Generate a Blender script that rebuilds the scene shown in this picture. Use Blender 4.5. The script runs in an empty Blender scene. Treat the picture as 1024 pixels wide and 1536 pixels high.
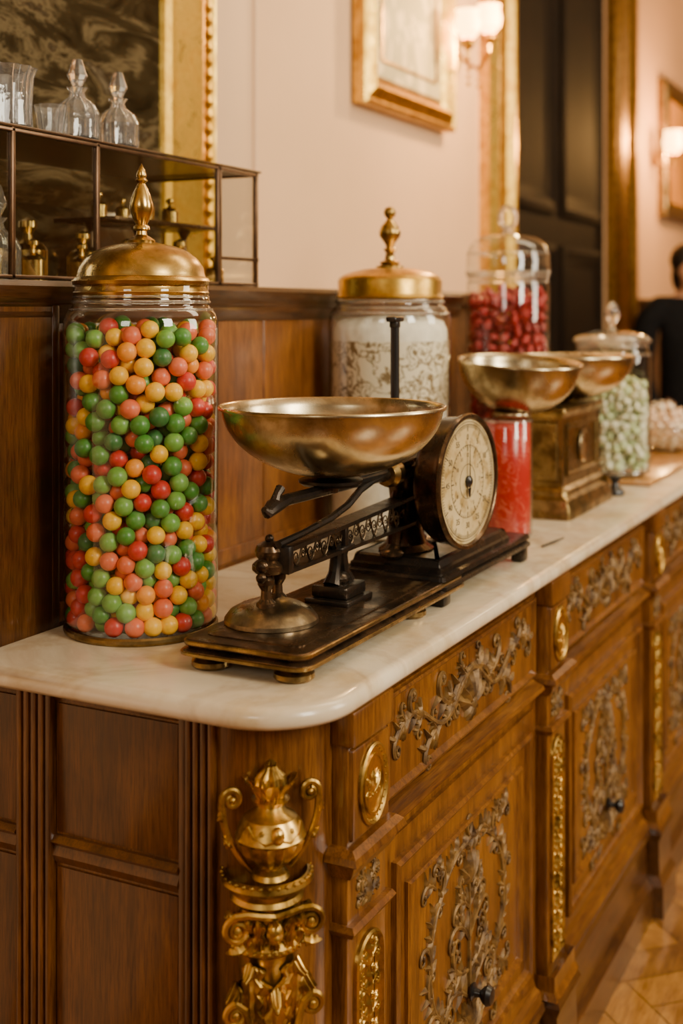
import bpy, bmesh, math, random
import numpy as np
from mathutils import Vector, Matrix, Euler
random.seed(7); np.random.seed(7)
S=1.25; FL=-.73
pi=math.pi
SC=bpy.context.scene.collection
WO={}
# ---------------------------------------------------------------- materials
def newmat(name):
    m=bpy.data.materials.new(name); m.use_nodes=True
    nt=m.node_tree; b=nt.nodes["Principled BSDF"]
    return m,nt,b
def N(nt,t,**k):
    n=nt.nodes.new(t)
    for a,v in k.items(): setattr(n,a,v)
    return n
def ramp(nt,src,stops):
    r=N(nt,'ShaderNodeValToRGB'); cr=r.color_ramp
    while len(cr.elements)<len(stops): cr.elements.new(.5)
    for e,(p,c) in zip(cr.elements,stops):
        e.position=p; e.color=(c[0],c[1],c[2],1)
    nt.links.new(src,r.inputs[0]); return r
def noise(nt,scale,detail=4,rough=.5,dist=0,mscale=(1,1,1)):
    tc=N(nt,'ShaderNodeTexCoord'); mp=N(nt,'ShaderNodeMapping'); mp.inputs['Scale'].default_value=mscale
    mp.inputs['Location'].default_value=(3.3,1.7,2.1)
    no=N(nt,'ShaderNodeTexNoise'); no.inputs['Scale'].default_value=scale; no.inputs['Detail'].default_value=detail
    no.inputs['Roughness'].default_value=rough; no.inputs['Distortion'].default_value=dist
    nt.links.new(tc.outputs['Object'],mp.inputs[0]); nt.links.new(mp.outputs[0],no.inputs['Vector']); return no
def bump(nt,b,src,st,d=.002):
    bp=N(nt,'ShaderNodeBump'); bp.inputs['Strength'].default_value=st; bp.inputs['Distance'].default_value=d
    nt.links.new(src,bp.inputs['Height']); nt.links.new(bp.outputs[0],b.inputs['Normal'])
def mul(nt,a,b_):
    mx=N(nt,'ShaderNodeMix',data_type='RGBA',blend_type='MULTIPLY'); mx.inputs[0].default_value=1
    nt.links.new(a,mx.inputs[6]); nt.links.new(b_,mx.inputs[7]); return mx.outputs[2]
def simple(name,col,rough=.5,metal=0,var=.15,scale=20,bs=0,coat=0,spec=.5):
    m,nt,b=newmat(name)
    no=noise(nt,scale)
    r=ramp(nt,no.outputs['Fac'],[(.3,[c*(1-var) for c in col]),(.7,[min(1,c*(1+var)) for c in col])])
    nt.links.new(r.outputs[0],b.inputs['Base Color'])
    b.inputs['Roughness'].default_value=rough; b.inputs['Metallic'].default_value=metal
    b.inputs['Coat Weight'].default_value=coat; b.inputs['Specular IOR Level'].default_value=spec
    if bs: bump(nt,b,no.outputs['Fac'],bs)
    return m
def wood(name,c1,c2,axis,rough=.30,coat=.4,spec=.5):
    m,nt,b=newmat(name)
    ms={'x':(1,9,9),'y':(9,1,9),'z':(9,9,1)}[axis]
    n1=noise(nt,5,8,.6,.8,ms); n2=noise(nt,26,6,.65,.2,tuple(v*2 if v>1 else 1 for v in ms)); n3=noise(nt,6,4)
    r=ramp(nt,n1.outputs['Fac'],[(.28,c1),(.5,[(a+bb)/2 for a,bb in zip(c1,c2)]),(.72,c2)])
    r2=ramp(nt,n2.outputs['Fac'],[(.38,(.55,.46,.38)),(.56,(1.05,1.05,1.05))])
    r3=ramp(nt,n3.outputs['Fac'],[(.32,(.62,.54,.46)),(.55,(1.0,1.0,1.0)),(.7,(1.14,1.12,1.08))])
    nt.links.new(mul(nt,mul(nt,r.outputs[0],r2.outputs[0]),r3.outputs[0]),b.inputs['Base Color'])
    b.inputs['Roughness'].default_value=rough; b.inputs['Coat Weight'].default_value=coat; b.inputs['Coat Roughness'].default_value=.15
    b.inputs['Specular IOR Level'].default_value=spec
    bump(nt,b,n2.outputs['Fac'],.15,.0006); return m
def metal(name,c1,c2,r1=.2,r2=.45,scale=30,bs=.1,metallic=1,p=(.35,.62)):
    m,nt,b=newmat(name)
    no=noise(nt,scale,6,.6,.3)
    r=ramp(nt,no.outputs['Fac'],[(p[0],c1),(p[1],c2)]); nt.links.new(r.outputs[0],b.inputs['Base Color'])
    mr=N(nt,'ShaderNodeMapRange'); mr.inputs[1].default_value=.3; mr.inputs[2].default_value=.7; mr.inputs[3].default_value=r2; mr.inputs[4].default_value=r1
    nt.links.new(no.outputs['Fac'],mr.inputs[0]); nt.links.new(mr.outputs[0],b.inputs['Roughness'])
    b.inputs['Metallic'].default_value=metallic
    if bs: bump(nt,b,no.outputs['Fac'],bs,.002)
    return m
def glassmat(name,tint=(.97,.98,.96),k=.75,base=.05,edge=(.66,.65,.60)):
    m=bpy.data.materials.new(name); m.use_nodes=True; nt=m.node_tree; nt.nodes.clear()
    out=N(nt,'ShaderNodeOutputMaterial'); mix=N(nt,'ShaderNodeMixShader'); tr=N(nt,'ShaderNodeBsdfTransparent'); gl=N(nt,'ShaderNodeBsdfGlossy')
    gl.inputs['Roughness'].default_value=.03
    lw=N(nt,'ShaderNodeLayerWeight'); lw.inputs[0].default_value=.5
    r=ramp(nt,lw.outputs['Facing'],[(.0,tint),(.6,tint),(.93,edge),(1,[e*.8 for e in edge])]); nt.links.new(r.outputs[0],tr.inputs[0])
    p=N(nt,'ShaderNodeMath',operation='POWER'); p.inputs[1].default_value=3.0
    ma=N(nt,'ShaderNodeMath',operation='MULTIPLY_ADD'); ma.inputs[1].default_value=k; ma.inputs[2].default_value=base
    nt.links.new(lw.outputs['Facing'],p.inputs[0]); nt.links.new(p.outputs[0],ma.inputs[0]); nt.links.new(ma.outputs[0],mix.inputs[0])
    nt.links.new(tr.outputs[0],mix.inputs[1]); nt.links.new(gl.outputs[0],mix.inputs[2]); nt.links.new(mix.outputs[0],out.inputs[0]); return m
def crystal(name):
    m,nt,b=newmat(name); b.inputs['Transmission Weight'].default_value=.95; b.inputs['Roughness'].default_value=.03
    b.inputs['Base Color'].default_value=(.98,.98,.97,1)
    no=noise(nt,60,2); bump(nt,b,no.outputs['Fac'],.3,.003); return m
def emis(name,c,s):
    m,nt,b=newmat(name); b.inputs['Emission Color'].default_value=(*c,1); b.inputs['Emission Strength'].default_value=s; b.inputs['Base Color'].default_value=(*c,1); return m

WD1,WD2=(.075,.024,.003),(.275,.108,.0155)
W_x=wood('wood_horizontal',WD1,WD2,'x'); W_z=wood('wood_vertical',WD1,WD2,'z')
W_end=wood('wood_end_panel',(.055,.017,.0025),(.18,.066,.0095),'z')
W_back=wood('wood_backboard',(.11,.034,.004),(.29,.108,.0155),'z',.32,.4)
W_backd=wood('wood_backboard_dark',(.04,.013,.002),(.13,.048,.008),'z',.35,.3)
W_dark=wood('wood_dark',(.028,.010,.0025),(.085,.032,.008),'x',.28,.5)
W_door=wood('wood_ebony',(.004,.0022,.0012),(.013,.007,.0035),'z',.7,0,.15)
W_plinth=wood('wood_plinth',(.04,.014,.003),(.12,.046,.010),'x')
W_f=[wood('floor_oak_a',(.26,.11,.02),(.46,.23,.05),'x',.3),wood('floor_oak_b',(.32,.14,.03),(.54,.28,.07),'y',.3),wood('floor_oak_c',(.17,.07,.015),(.34,.16,.04),'x',.3)]
CARVE=metal('carved_patina',(.050,.022,.004),(.215,.118,.028),.42,.62,40,.15,.22)
GILT=metal('aged_gilding',(.11,.055,.009),(.60,.38,.095),.26,.48,26,.2,1,(.34,.60))
GILT2=metal('bright_gilding',(.46,.24,.02),(.83,.53,.085),.25,.4,25,.2)
GILT3=metal('jar_gilding',(.36,.19,.02),(.72,.46,.09),.22,.42,14,.1)
BRASS=metal('aged_brass',(.19,.105,.02),(.62,.42,.13),.17,.40,15,.10)
BRONZE=metal('dull_bronze',(.12,.075,.025),(.38,.26,.10),.22,.45,30,.1)
PEWTER=metal('worn_pewter',(.11,.08,.045),(.36,.29,.18),.2,.42,26,.15)
PAN=metal('worn_pan_metal',(.22,.155,.07),(.68,.57,.36),.13,.36,9,.10,1,(.34,.56))
IRON=metal('black_iron',(.010,.009,.008),(.040,.029,.020),.22,.42,35,.25,.7)
IRONB=metal('bronzed_iron',(.024,.015,.009),(.20,.12,.06),.18,.40,22,.2,.85,(.40,.70))
BLACK=simple('black_enamel',(.010,.009,.009),.3)
G=glassmat('clear_glass',k=.8,base=.07); GP=glassmat('pane_glass',(.92,.93,.9),.5,.07,(.8,.8,.75)); CR=crystal('cut_crystal')
def marble():
    m,nt,b=newmat('cream_marble')
    n1=noise(nt,3.2,8,.6,1.0); n2=noise(nt,9,5,.6)
    r=ramp(nt,n1.outputs['Fac'],[(.3,(.52,.42,.28)),(.45,(.66,.56,.40)),(.5,(.57,.47,.33)),(.56,(.69,.60,.44)),(.75,(.74,.66,.50))])
    r2=ramp(nt,n2.outputs['Fac'],[(.33,(.84,.77,.64)),(.5,(1,1,1))])
    nt.links.new(mul(nt,r.outputs[0],r2.outputs[0]),b.inputs['Base Color']); b.inputs['Roughness'].default_value=.27; b.inputs['Coat Weight'].default_value=.2
    return m
MARB=marble()
def plaster(name,c): return simple(name,c,.7,0,.05,2.5,.05)
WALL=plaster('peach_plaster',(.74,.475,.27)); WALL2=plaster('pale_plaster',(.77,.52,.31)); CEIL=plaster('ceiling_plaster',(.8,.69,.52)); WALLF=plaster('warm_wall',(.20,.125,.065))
def mirrormat():
    m,nt,b=newmat('mirror_painted_reflection'); n1=noise(nt,5,6,.65,1.2,(1,1,3))
    r=ramp(nt,n1.outputs['Fac'],[(.35,(.010,.007,.003)),(.5,(.035,.025,.011)),(.58,(.12,.09,.045)),(.64,(.03,.02,.01)),(.75,(.16,.13,.08))]); nt.links.new(r.outputs[0],b.inputs['Base Color'])  # mottled streaks paint a dim room reflection into the base colour
    b.inputs['Roughness'].default_value=.12; b.inputs['Specular IOR Level'].default_value=.6; return m
MIR=mirrormat()
def lines(name,base,line,scale,w=.02,rough=.5,dist=1.2):
    m,nt,b=newmat(name); no=noise(nt,scale,3,.5,dist)
    st=[(.5-w*2,base),(.5-w,line),(.5+w,line),(.5+w*2,base),(.62,base),(.635,line),(.65,line),(.67,base)]
    r=ramp(nt,no.outputs['Fac'],st); nt.links.new(r.outputs[0],b.inputs['Base Color']); b.inputs['Roughness'].default_value=rough; return m
LABEL=lines('floral_print',(.80,.70,.50),(.20,.13,.05),34,.022)
REDM=lines('patterned_red',(.46,.020,.013),(.60,.10,.06),30,.012,.25)
ARTM=lines('pale_print',(.74,.62,.37),(.42,.38,.23),5,.05,.6)
SUGAR=simple('sugar_white',(.90,.83,.67),.7,0,.1,50,.8)
def dialmat():
    m,nt,b=newmat('dial_cream'); n1=noise(nt,9,6,.65,.5); n2=noise(nt,45,4)
    r=ramp(nt,n1.outputs['Fac'],[(.3,(.32,.22,.08)),(.45,(.52,.40,.19)),(.7,(.62,.51,.28))]); r2=ramp(nt,n2.outputs['Fac'],[(.34,(.62,.55,.4)),(.47,(1,1,1))])
    nt.links.new(mul(nt,r.outputs[0],r2.outputs[0]),b.inputs['Base Color']); b.inputs['Roughness'].default_value=.35; return m
DIAL=dialmat()
def candymat(n,c,sc=55):
    m,nt,b=newmat(n); no=noise(nt,sc,5,.6)
    r=ramp(nt,no.outputs['Fac'],[(.3,[x*.8 for x in c]),(.52,c),(.75,[min(1,x*.85+.09) for x in c])]); nt.links.new(r.outputs[0],b.inputs['Base Color'])
    b.inputs['Roughness'].default_value=.40; b.inputs['Coat Weight'].default_value=.1
    bump(nt,b,no.outputs['Fac'],.12); return m
C_GR=candymat('candy_green',(.070,.255,.032)); C_GR2=candymat('candy_leaf',(.17,.39,.06)); C_RD=candymat('candy_red',(.60,.032,.02)); C_YE=candymat('candy_yellow',(.93,.50,.006)); C_OR=candymat('candy_orange',(.90,.31,.012)); C_CO=candymat('candy_coral',(.79,.15,.055)); C_DG=candymat('candy_deep_green',(.045,.17,.04))
R1=candymat('berry_red',(.44,.020,.017)); R2=candymat('berry_dark',(.28,.011,.011)); MG=candymat('mint_green',(.56,.66,.36)); MW=candymat('mint_white',(.80,.80,.60)); PK=candymat('pale_peach',(.85,.66,.48)); PW=candymat('cream_sweet',(.88,.79,.62))

# ---------------------------------------------------------------- geometry
class Geo:
    def __init__(s): s.v=[]; s.f=[]; s.m=[]
    def add(s,vs,fs,m=0):
        o=len(s.v); s.v+= [tuple(p) for p in vs]; s.f+=[tuple(i+o for i in f) for f in fs]; s.m+=[m]*len(fs)
    def box(s,x0,x1,y0,y1,z0,z1,b=0,m=0,M=None):
        bm=bmesh.new(); bmesh.ops.create_cube(bm,size=1)
        for v in bm.verts: v.co=Vector(((x0+x1)/2+v.co.x*(x1-x0),(y0+y1)/2+v.co.y*(y1-y0),(z0+z1)/2+v.co.z*(z1-z0)))
        if b: bmesh.ops.bevel(bm,geom=list(bm.edges),offset=b,segments=2,profile=.5,affect='EDGES')
        vs=[v.co.copy() for v in bm.verts]
        if M: vs=[M@v for v in vs]
        bm.verts.index_update(); s.add(vs,[[v.index for v in f.verts] for f in bm.faces],m); bm.free()
    def lathe(s,prof,c,seg=40,m=0,M=None,a0=0,sx=1,sy=1,lob=None):
        vs=[];fs=[];n=len(prof)
        for i in range(seg):
            a=a0+2*pi*i/seg
            for r,z in prof:
                rr=r*(1+(lob[1]*math.cos(lob[0]*a) if lob else 0))
                p=Vector((rr*math.cos(a)*sx,rr*math.sin(a)*sy,z))
                if M: p=M@p
                vs.append(p+Vector(c))
        for i in range(seg):
            j=(i+1)%seg
            for k in range(n-1): fs.append((i*n+k,j*n+k,j*n+k+1,i*n+k+1))
        s.add(vs,fs,m)
    def tube(s,pts,rad,seg=8,m=0,closed=False,flat=1):
        pts=[Vector(p) for p in pts]; n=len(pts)
        if not hasattr(rad,'__len__'): rad=[rad]*n
        vs=[];fs=[];up=None
        for i in range(n):
            if closed: t=pts[(i+1)%n]-pts[i-1]
            else: t=pts[min(i+1,n-1)]-pts[max(i-1,0)]
            t.normalize()
            if up is None:
                up=t.orthogonal().normalized()
            up=(up-t*up.dot(t)); 
            if up.length<1e-6: up=t.orthogonal()
            up.normalize(); sd=t.cross(up)
            for k in range(seg):
                a=2*pi*k/seg; vs.append(pts[i]+up*(math.cos(a)*rad[i])+sd*(math.sin(a)*rad[i]))
        for i in range(n if closed else n-1):
            j=(i+1)%n
            for k in range(seg):
                l=(k+1)%seg; fs.append((i*seg+k,i*seg+l,j*seg+l,j*seg+k))
        if not closed:
            fs.append(tuple(range(seg))[::-1]); fs.append(tuple((n-1)*seg+k for k in range(seg)))
        s.add(vs,fs,m)
    def ring(s,c,r,t,m=0,n=48): s.tube([(c[0]+r*math.cos(q),c[1]+r*math.sin(q),c[2]) for q in [2*pi*i/n for i in range(n)]],t,6,m,closed=True)
    def ball(s,c,r,seg=14,rings=9,m=0,M=None):
        if not hasattr(r,'__len__'): r=(r,r,r)
        vs=[Vector((0,0,r[2]))];fs=[]
        for i in range(1,rings):
            t=pi*i/rings
            for k in range(seg):
                a=2*pi*k/seg; vs.append(Vector((r[0]*math.sin(t)*math.cos(a),r[1]*math.sin(t)*math.sin(a),r[2]*math.cos(t))))
        vs.append(Vector((0,0,-r[2]))); L=len(vs)-1
        for k in range(seg): fs.append((0,1+k,1+(k+1)%seg)); fs.append((L,L-seg+(k+1)%seg,L-seg+k))
        for i in range(rings-2):
            for k in range(seg):
                l=(k+1)%seg; a=1+i*seg; fs.append((a+k,a+seg+k,a+seg+l,a+l))
        if M: vs=[M@v for v in vs]
        s.add([v+Vector(c) for v in vs],fs,m)
    def sweep(s,path,closed,prof,P,m=0,cap=False):
        n=len(path); k=len(prof); vs=[];fs=[]
        def nrm(a,b):
            d=Vector((b[0]-a[0],b[1]-a[1])); d.normalize(); return Vector((d.y,-d.x))
        for i in range(n):
            if closed or 0<i<n-1:
                n1=nrm(path[i-1],path[i]); n2=nrm(path[i],path[(i+1)%n]); q=(n1+n2)/max(.3,(1+n1.dot(n2)))
            elif i==0: q=nrm(path[0],path[1])
            else: q=nrm(path[-2],path[-1])
            for o,h in prof: vs.append(P(path[i][0]+q.x*o,path[i][1]+q.y*o,h))
        for i in range(n if closed else n-1):
            j=(i+1)%n
            for t in range(k-1): fs.append((i*k+t,j*k+t,j*k+t+1,i*k+t+1))
        if cap and closed: fs.append(tuple(i*k for i in range(n))); fs.append(tuple(i*k+k-1 for i in range(n))[::-1])
        if not closed: fs.append(tuple(range(k))); fs.append(tuple((n-1)*k+t for t in range(k))[::-1])
        s.add(vs,fs,m)
    def disc(s,c,r,M=None,seg=48,m=0):
        vs=[Vector((r*math.cos(2*pi*i/seg),r*math.sin(2*pi*i/seg),0)) for i in range(seg)]
        if M: vs=[M@v for v in vs]
        s.add([v+Vector(c) for v in vs],[tuple(range(seg))],m)
def put(o,parent,origin,label=None,cat=None,kind=None,group=None):
    SC.objects.link(o); WO[o.name]=Vector(origin)
    if parent: o.parent=parent; o.location=Vector(origin)-WO[parent.name]
    else: o.location=Vector(origin)
    if label: o['label']=label
    if cat: o['category']=cat
    if kind: o['kind']=kind
    if group: o['group']=group
    return o
def fin(g,name,mats,parent=None,origin=None,sharp=.45,**k):
    if not isinstance(mats,(list,tuple)): mats=[mats]
    if origin is None:
        a=np.array(g.v); lo=a.min(0); hi=a.max(0); origin=((lo[0]+hi[0])/2,(lo[1]+hi[1])/2,lo[2])
    O=Vector(origin); me=bpy.data.meshes.new(name)
    me.from_pydata([Vector(v)-O for v in g.v],[],g.f)
    for m in mats: me.materials.append(m)
    me.polygons.foreach_set('material_index',g.m); me.polygons.foreach_set('use_smooth',[True]*len(g.f))
    bm=bmesh.new(); bm.from_mesh(me); bmesh.ops.remove_doubles(bm,verts=bm.verts,dist=1e-6); bmesh.ops.recalc_face_normals(bm,faces=bm.faces); bm.to_mesh(me); bm.free()
    me.set_sharp_from_angle(angle=sharp); me.update()
    return put(bpy.data.objects.new(name,me),parent,origin,**k)
def empty(name,origin,label,cat,**k):
    return put(bpy.data.objects.new(name,None),k.pop('parent',None),origin,label,cat,**k)
def dup(o,off,parent=None):
    c=o.copy(); SC.objects.link(c)
    if parent: c.parent=parent
    else: c.location=o.location+Vector(off)
    for ch in o.children: dup(ch,off,c)
    return c
PF=lambda y:(lambda a,b,h:Vector((a,y-h,b)))
PT=lambda a,b,h:Vector((a,b,h))
def scroll(g,P,c,r,ang,turns,d,th,m=0):
    n=int(16*turns)+4; pts=[];rad=[]
    for i in range(n):
        s=i/(n-1); rr=r*(1-.82*s); t=ang+d*s*turns*2*pi
        pts.append(P(c[0]+rr*math.cos(t),c[1]+rr*math.sin(t),th*.5+th*.5*s)); rad.append(th*(1-.45*s))
    g.tube(pts,rad,6,m); g.ball(P(c[0],c[1],th*.8),th*1.25,8,6,m)
def leaf(g,P,c,ang,L,W,h,m=0,curl=.3,lob=3):
    vs=[];fs=[];ns,nw=11,5; ca,sa=math.cos(ang),math.sin(ang)
    for i in range(ns):
        s=i/(ns-1); w=W*math.sin(pi*min(1,.08+s*.92)**.75)*(1+.28*math.cos(s*lob*2*pi))+.0002
        for j in range(nw):
            q=-1+2*j/(nw-1); lx=s*L; ly=q*w+curl*L*s*s
            hh=h*(1-q*q*.95)*(math.sin(pi*min(1,s*.85+.12))+.15)+ (h*.25 if j==2 else 0)
            vs.append(P(c[0]+lx*ca-ly*sa,c[1]+lx*sa+ly*ca,hh if 0<j<nw-1 else 0))
    for i in range(ns-1):
        for j in range(nw-1): a=i*nw+j; fs.append((a,a+1,a+nw+1,a+nw))
    g.add(vs,fs,m)
def branch(g,P,x,z,ang,L,d,th,depth=1,k0=.6,k1=21,m=0,lf=1.0):
    """flowing low-relief acanthus tendril ending in a clear volute"""
    n=34; ds=L/n; pts=[];rad=[]; a=ang; px,pz=x,z
    for i in range(n+1):
        s=i/n; pts.append(P(px,pz,th*(.1+.4*s))); rad.append(th*(1-.45*s)*(.75+.5*math.sin(pi*min(1,s*1.3))))
        if i in (3,8,13): leaf(g,P,(px,pz),a-d*.45,L*.21*lf,L*.046*lf,th*1.0,m,-.55*d,2)
        if i in (6,): leaf(g,P,(px,pz),a+d*.6,L*.16*lf,L*.040*lf,th*.9,m,.5*d,2)
        if depth>0 and i==9: branch(g,P,px,pz,a-d*.45,L*.62,-d,th*.85,depth-1,k0,k1,m,lf)
        k=(k0+(k1-k0)*s**2.2)*d; a+=k/n; px+=ds*math.cos(a); pz+=ds*math.sin(a)
    g.tube(pts,rad,6,m); g.ball(pts[-1],th*.95,8,6,m)
def sym(g,P,xm,x,z,ang,L,d,th,depth=1,**k):
    branch(g,P,xm+x,z,ang,L,d,th,depth,**k); branch(g,P,xm-x,z,pi-ang,L,-d,th,depth,**k)
# ---------------------------------------------------------------- room
def planebox(name,x0,x1,y0,y1,z0,z1,mat):
    g=Geo(); g.box(x0,x1,y0,y1,z0,z1); return fin(g,name,mat,kind='structure')
g=Geo(); WY=.70
for (a,b,c,d) in [(-3,2.46,FL,2.2),(3.62,7.5,FL,2.2),(2.46,3.62,1.75,2.2)]: g.box(a,b,WY,WY+.15,c,d)
fin(g,'wall_back',WALL,kind='structure')
planebox('wall_front',-3,7.5,-3.35,-3.2,FL,2.2,WALLF); planebox('wall_left',-3.15,-3,-3.35,.85,FL,2.2,WALLF); planebox('wall_right',7.5,7.65,-3.35,.85,FL,2.2,WALL2)
planebox('ceiling',-3.15,7.65,-3.35,.85,2.2,2.3,CEIL)
g=Geo(); g.box(-3.15,7.65,-3.35,.85,FL-.1,FL-.004,m=2)
w=.075;L=.30; ca=math.cos(pi/4)
for i in range(-110,110):
    for j in range(-16,17):
        for (x0,x1,y0,y1) in ((i*w+j*2*L,i*w+j*2*L+L,i*w,i*w+w),(i*w+L+j*2*L,i*w+L+w+j*2*L,i*w+w-L,i*w+w)):
            cx,cy=(x0+x1)/2,(y0+y1)/2; X=(cx-cy)*ca;Y=(cx+cy)*ca
            if -.5<X<6.5 and -2.2<Y<.35:
                e=.001; q=[(x0+e,y0+e),(x1-e,y0+e),(x1-e,y1-e),(x0+e,y1-e)]
                g.add([((a-b)*ca,(a+b)*ca,FL) for a,b in q],[(0,1,2,3)],random.randrange(3))
fin(g,'floor',W_f,origin=(0,0,FL),kind='structure')
for (a,b,nm) in ((1.36,2.25,'trim_1'),(3.98,7.45,'trim_2')):
    g=Geo(); g.box(a,b,.64,.70,FL,.35,.003); g.box(a,b,.60,.70,.35,.38,.006)
    x=a+.06
    while x+.4<b:
        g.sweep([(x,-.3),(x+.4,-.3),(x+.4,.30),(x,.30)],True,[(0,0),(0,.012),(-.012,.014),(-.024,.004),(-.024,0)],PF(.64)); x+=.46
    fin(g,nm,W_dark,kind='structure')
g=Geo(); g.box(.93,1.06,.69,.70,.37,2.2,.002); g.tube([(1.066,.69,.37),(1.066,.69,2.2)],.007,10); fin(g,'trim_3',WALL2,kind='structure')
CG=metal('casing_gilt',(.18,.09,.014),(.38,.21,.04),.3,.5)
for i,(a,b) in enumerate(((2.27,2.47),(3.61,3.92))):
    g=Geo(); yy=.70; ww=b-a
    pr=[(0,0),(0,.03),(.15,.045),(.22,.03),(.45,.022),(.7,.03),(.78,.05),(.95,.045),(1,.02),(1,0)]
    vs=[];n=len(pr)
    for z in (FL,1.85):
        for q,h in pr: vs.append((a+q*ww,yy-h,z))
    fs=[(k,k+1,n+k+1,n+k) for k in range(n-1)]+[tuple(range(n)),tuple(range(n,2*n))[::-1]]
    g.add(vs,fs); fin(g,'trim_%d'%(4+i),GILT2 if i==0 else CG,kind='structure',sharp=.5)
g=Geo(); g.box(2.465,3.615,.715,.765,FL,1.74)
for x0 in (2.52,3.07):
    for (z0,z1) in ((-.65,-.1),(0,.55),(.65,1.65)):
        g.sweep([(x0,z0),(x0+.47,z0),(x0+.47,z1),(x0,z1)],True,[(0,0),(0,.010),(-.02,.016),(-.05,.006),(-.07,.0)],PF(.715))
fin(g,'door_1',W_door,kind='structure')
# ---------------------------------------------------------------- mirror & pictures
def gframe(root,x0,x1,z0,z1,y,wd,name='frame',mat=GILT2,bead=True):
    g=Geo()
    if bead: pr=[(0,0),(0,.022),(-.06*wd,.030),(-.13*wd,.022),(-.22*wd,.018),(-.30*wd,.030),(-.38*wd,.034),(-.50*wd,.030),(-.75*wd,.020),(-.86*wd,.018),(-.90*wd,.024),(-.97*wd,.018),(-wd,.008),(-wd,0)]
    else: pr=[(0,0),(0,.028),(-.08*wd,.036),(-.2*wd,.028),(-.35*wd,.034),(-.5*wd,.042),(-.68*wd,.03),(-.8*wd,.016),(-.92*wd,.022),(-wd,.012),(-wd,0)]
    g.sweep([(x0,z0),(x1,z0),(x1,z1),(x0,z1)],True,pr,PF(y))
    if bead:
        for off,rd in ((.175,.0085),(.40,.0045)):
            o=off*wd
            for xx in (x0+o,x1-o):
                n=int((z1-z0)/.003); g.tube([(xx,y-.026,z0+o+(z1-z0-2*o)*i/n) for i in range(n+1)],[rd*(.68+.32*math.sin(i*pi/4)) for i in range(n+1)],8)
            n=int((x1-x0)/.003)
            for zz_ in (z0+o,z1-o): g.tube([(x0+o+(x1-x0-2*o)*i/n,y-.026,zz_) for i in range(n+1)],[rd*(.68+.32*math.sin(i*pi/4)) for i in range(n+1)],8)
    return fin(g,name,mat,root)
r=empty('wall_mirror',(.3,.69,.22),'large old mirror in a beaded gilt frame','mirror')
gframe(r,-.6,.905,.22,1.75,.695,.145)
g=Geo(); g.box(-.47,.78,.683,.692,.34,1.62); fin(g,'mirror_glass',MIR,r)
r=empty('framed_picture',(1.745,.69,.785),'gilt framed pale print hanging on the peach wall','picture')
gframe(r,1.485,2.005,.785,1.42,.695,.075,bead=False,mat=GILT2)
g=Geo(); g.box(1.55,1.94,.675,.692,.85,1.36); fin(g,'print',ARTM,r)
g=Geo(); g.sweep([(1.585,.89),(1.905,.89),(1.905,1.32),(1.585,1.32)],True,[(0,0),(0,.004),(-.006,.004),(-.006,0)],PF(.675)); fin(g,'inner_slip',GILT,r)
r=empty('framed_picture',(4.85,.69,.74),'bronze framed amber picture behind a lit wall sconce','picture')
gframe(r,4.43,5.25,.74,1.33,.695,.07,bead=False,mat=BRONZE)
g=Geo(); g.box(4.49,5.19,.68,.692,.8,1.27); fin(g,'print',simple('amber_print',(.80,.36,.05),.4,0,.25,4),r)
SHADE=emis('glowing_shade',(1,.50,.12),13)
def sconce(xw,zw,heads,label,k=1):
    r=empty('wall_sconce',(xw,.69,zw-.02),label,'wall lamp')
    g=Geo(); g.lathe([(0,-.012),(.035,-.012),(.04,-.004),(.04,0),(0,0)],(xw,.694,zw),24,M=Matrix.Rotation(pi/2,3,'X'))
    for (x,y,z) in heads:
        g.tube([(xw,.69,zw),(xw,.66,zw-.03),((x+xw)/2,(y+.66)/2,zw-.05),(x,y,z-.045),(x,y,z-.01)],.005,8); g.lathe([(.004,-.03),(.018,-.015),(.020,-.005),(.008,-.004),(.008,.0)],(x,y,z),16)
        for a in range(3): g.ball(((x+xw)/2,(y+.66)/2,zw-.06-.018*a),.006,8,6)
    fin(g,'bracket',GILT2,r)
    for (x,y,z) in heads:
        s=Geo(); s.lathe([(.014*k,0),(.028*k,.015*k),(.032*k,.035*k),(.026*k,.060*k),(.030*k,.068*k)],(x,y,z),20); s.lathe([(0,.055*k),(.012*k,.05*k),(.015*k,.03*k),(.008*k,.005*k),(0,0)],(x,y,z),12)
        fin(s,'lamp_shade',SHADE,r)
sconce(2.09,1.0,((1.925,.60,1.00),(2.02,.58,1.03)),'gilt two-arm wall sconce with glowing glass shades')
sconce(4.36,.98,((4.29,.60,.985),),'small lit wall sconce in front of the amber picture',1.35)
# ---------------------------------------------------------------- marble top
def rc(x0,y0,x1,y1,r,n=10):
    return [(x0,y1)]+[(x0+r-r*math.cos(t),y0+r-r*math.sin(t)) for t in [pi/2*i/n for i in range(n+1)]]+[(x1,y0),(x1,y1)]
g=Geo(); g.sweep(rc(0,0,3.13,.392,.085,16),True,[(-.012,0),(-.006,-.0008),(-.0015,-.004),(0,-.009),(0,-.014),(-.004,-.0185),(-.014,-.0205)],PT,cap=True)
fin(g,'marble_countertop',MARB,label='long cream marble countertop with rounded corner and bullnose edge',cat='countertop',sharp=.9)
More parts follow.
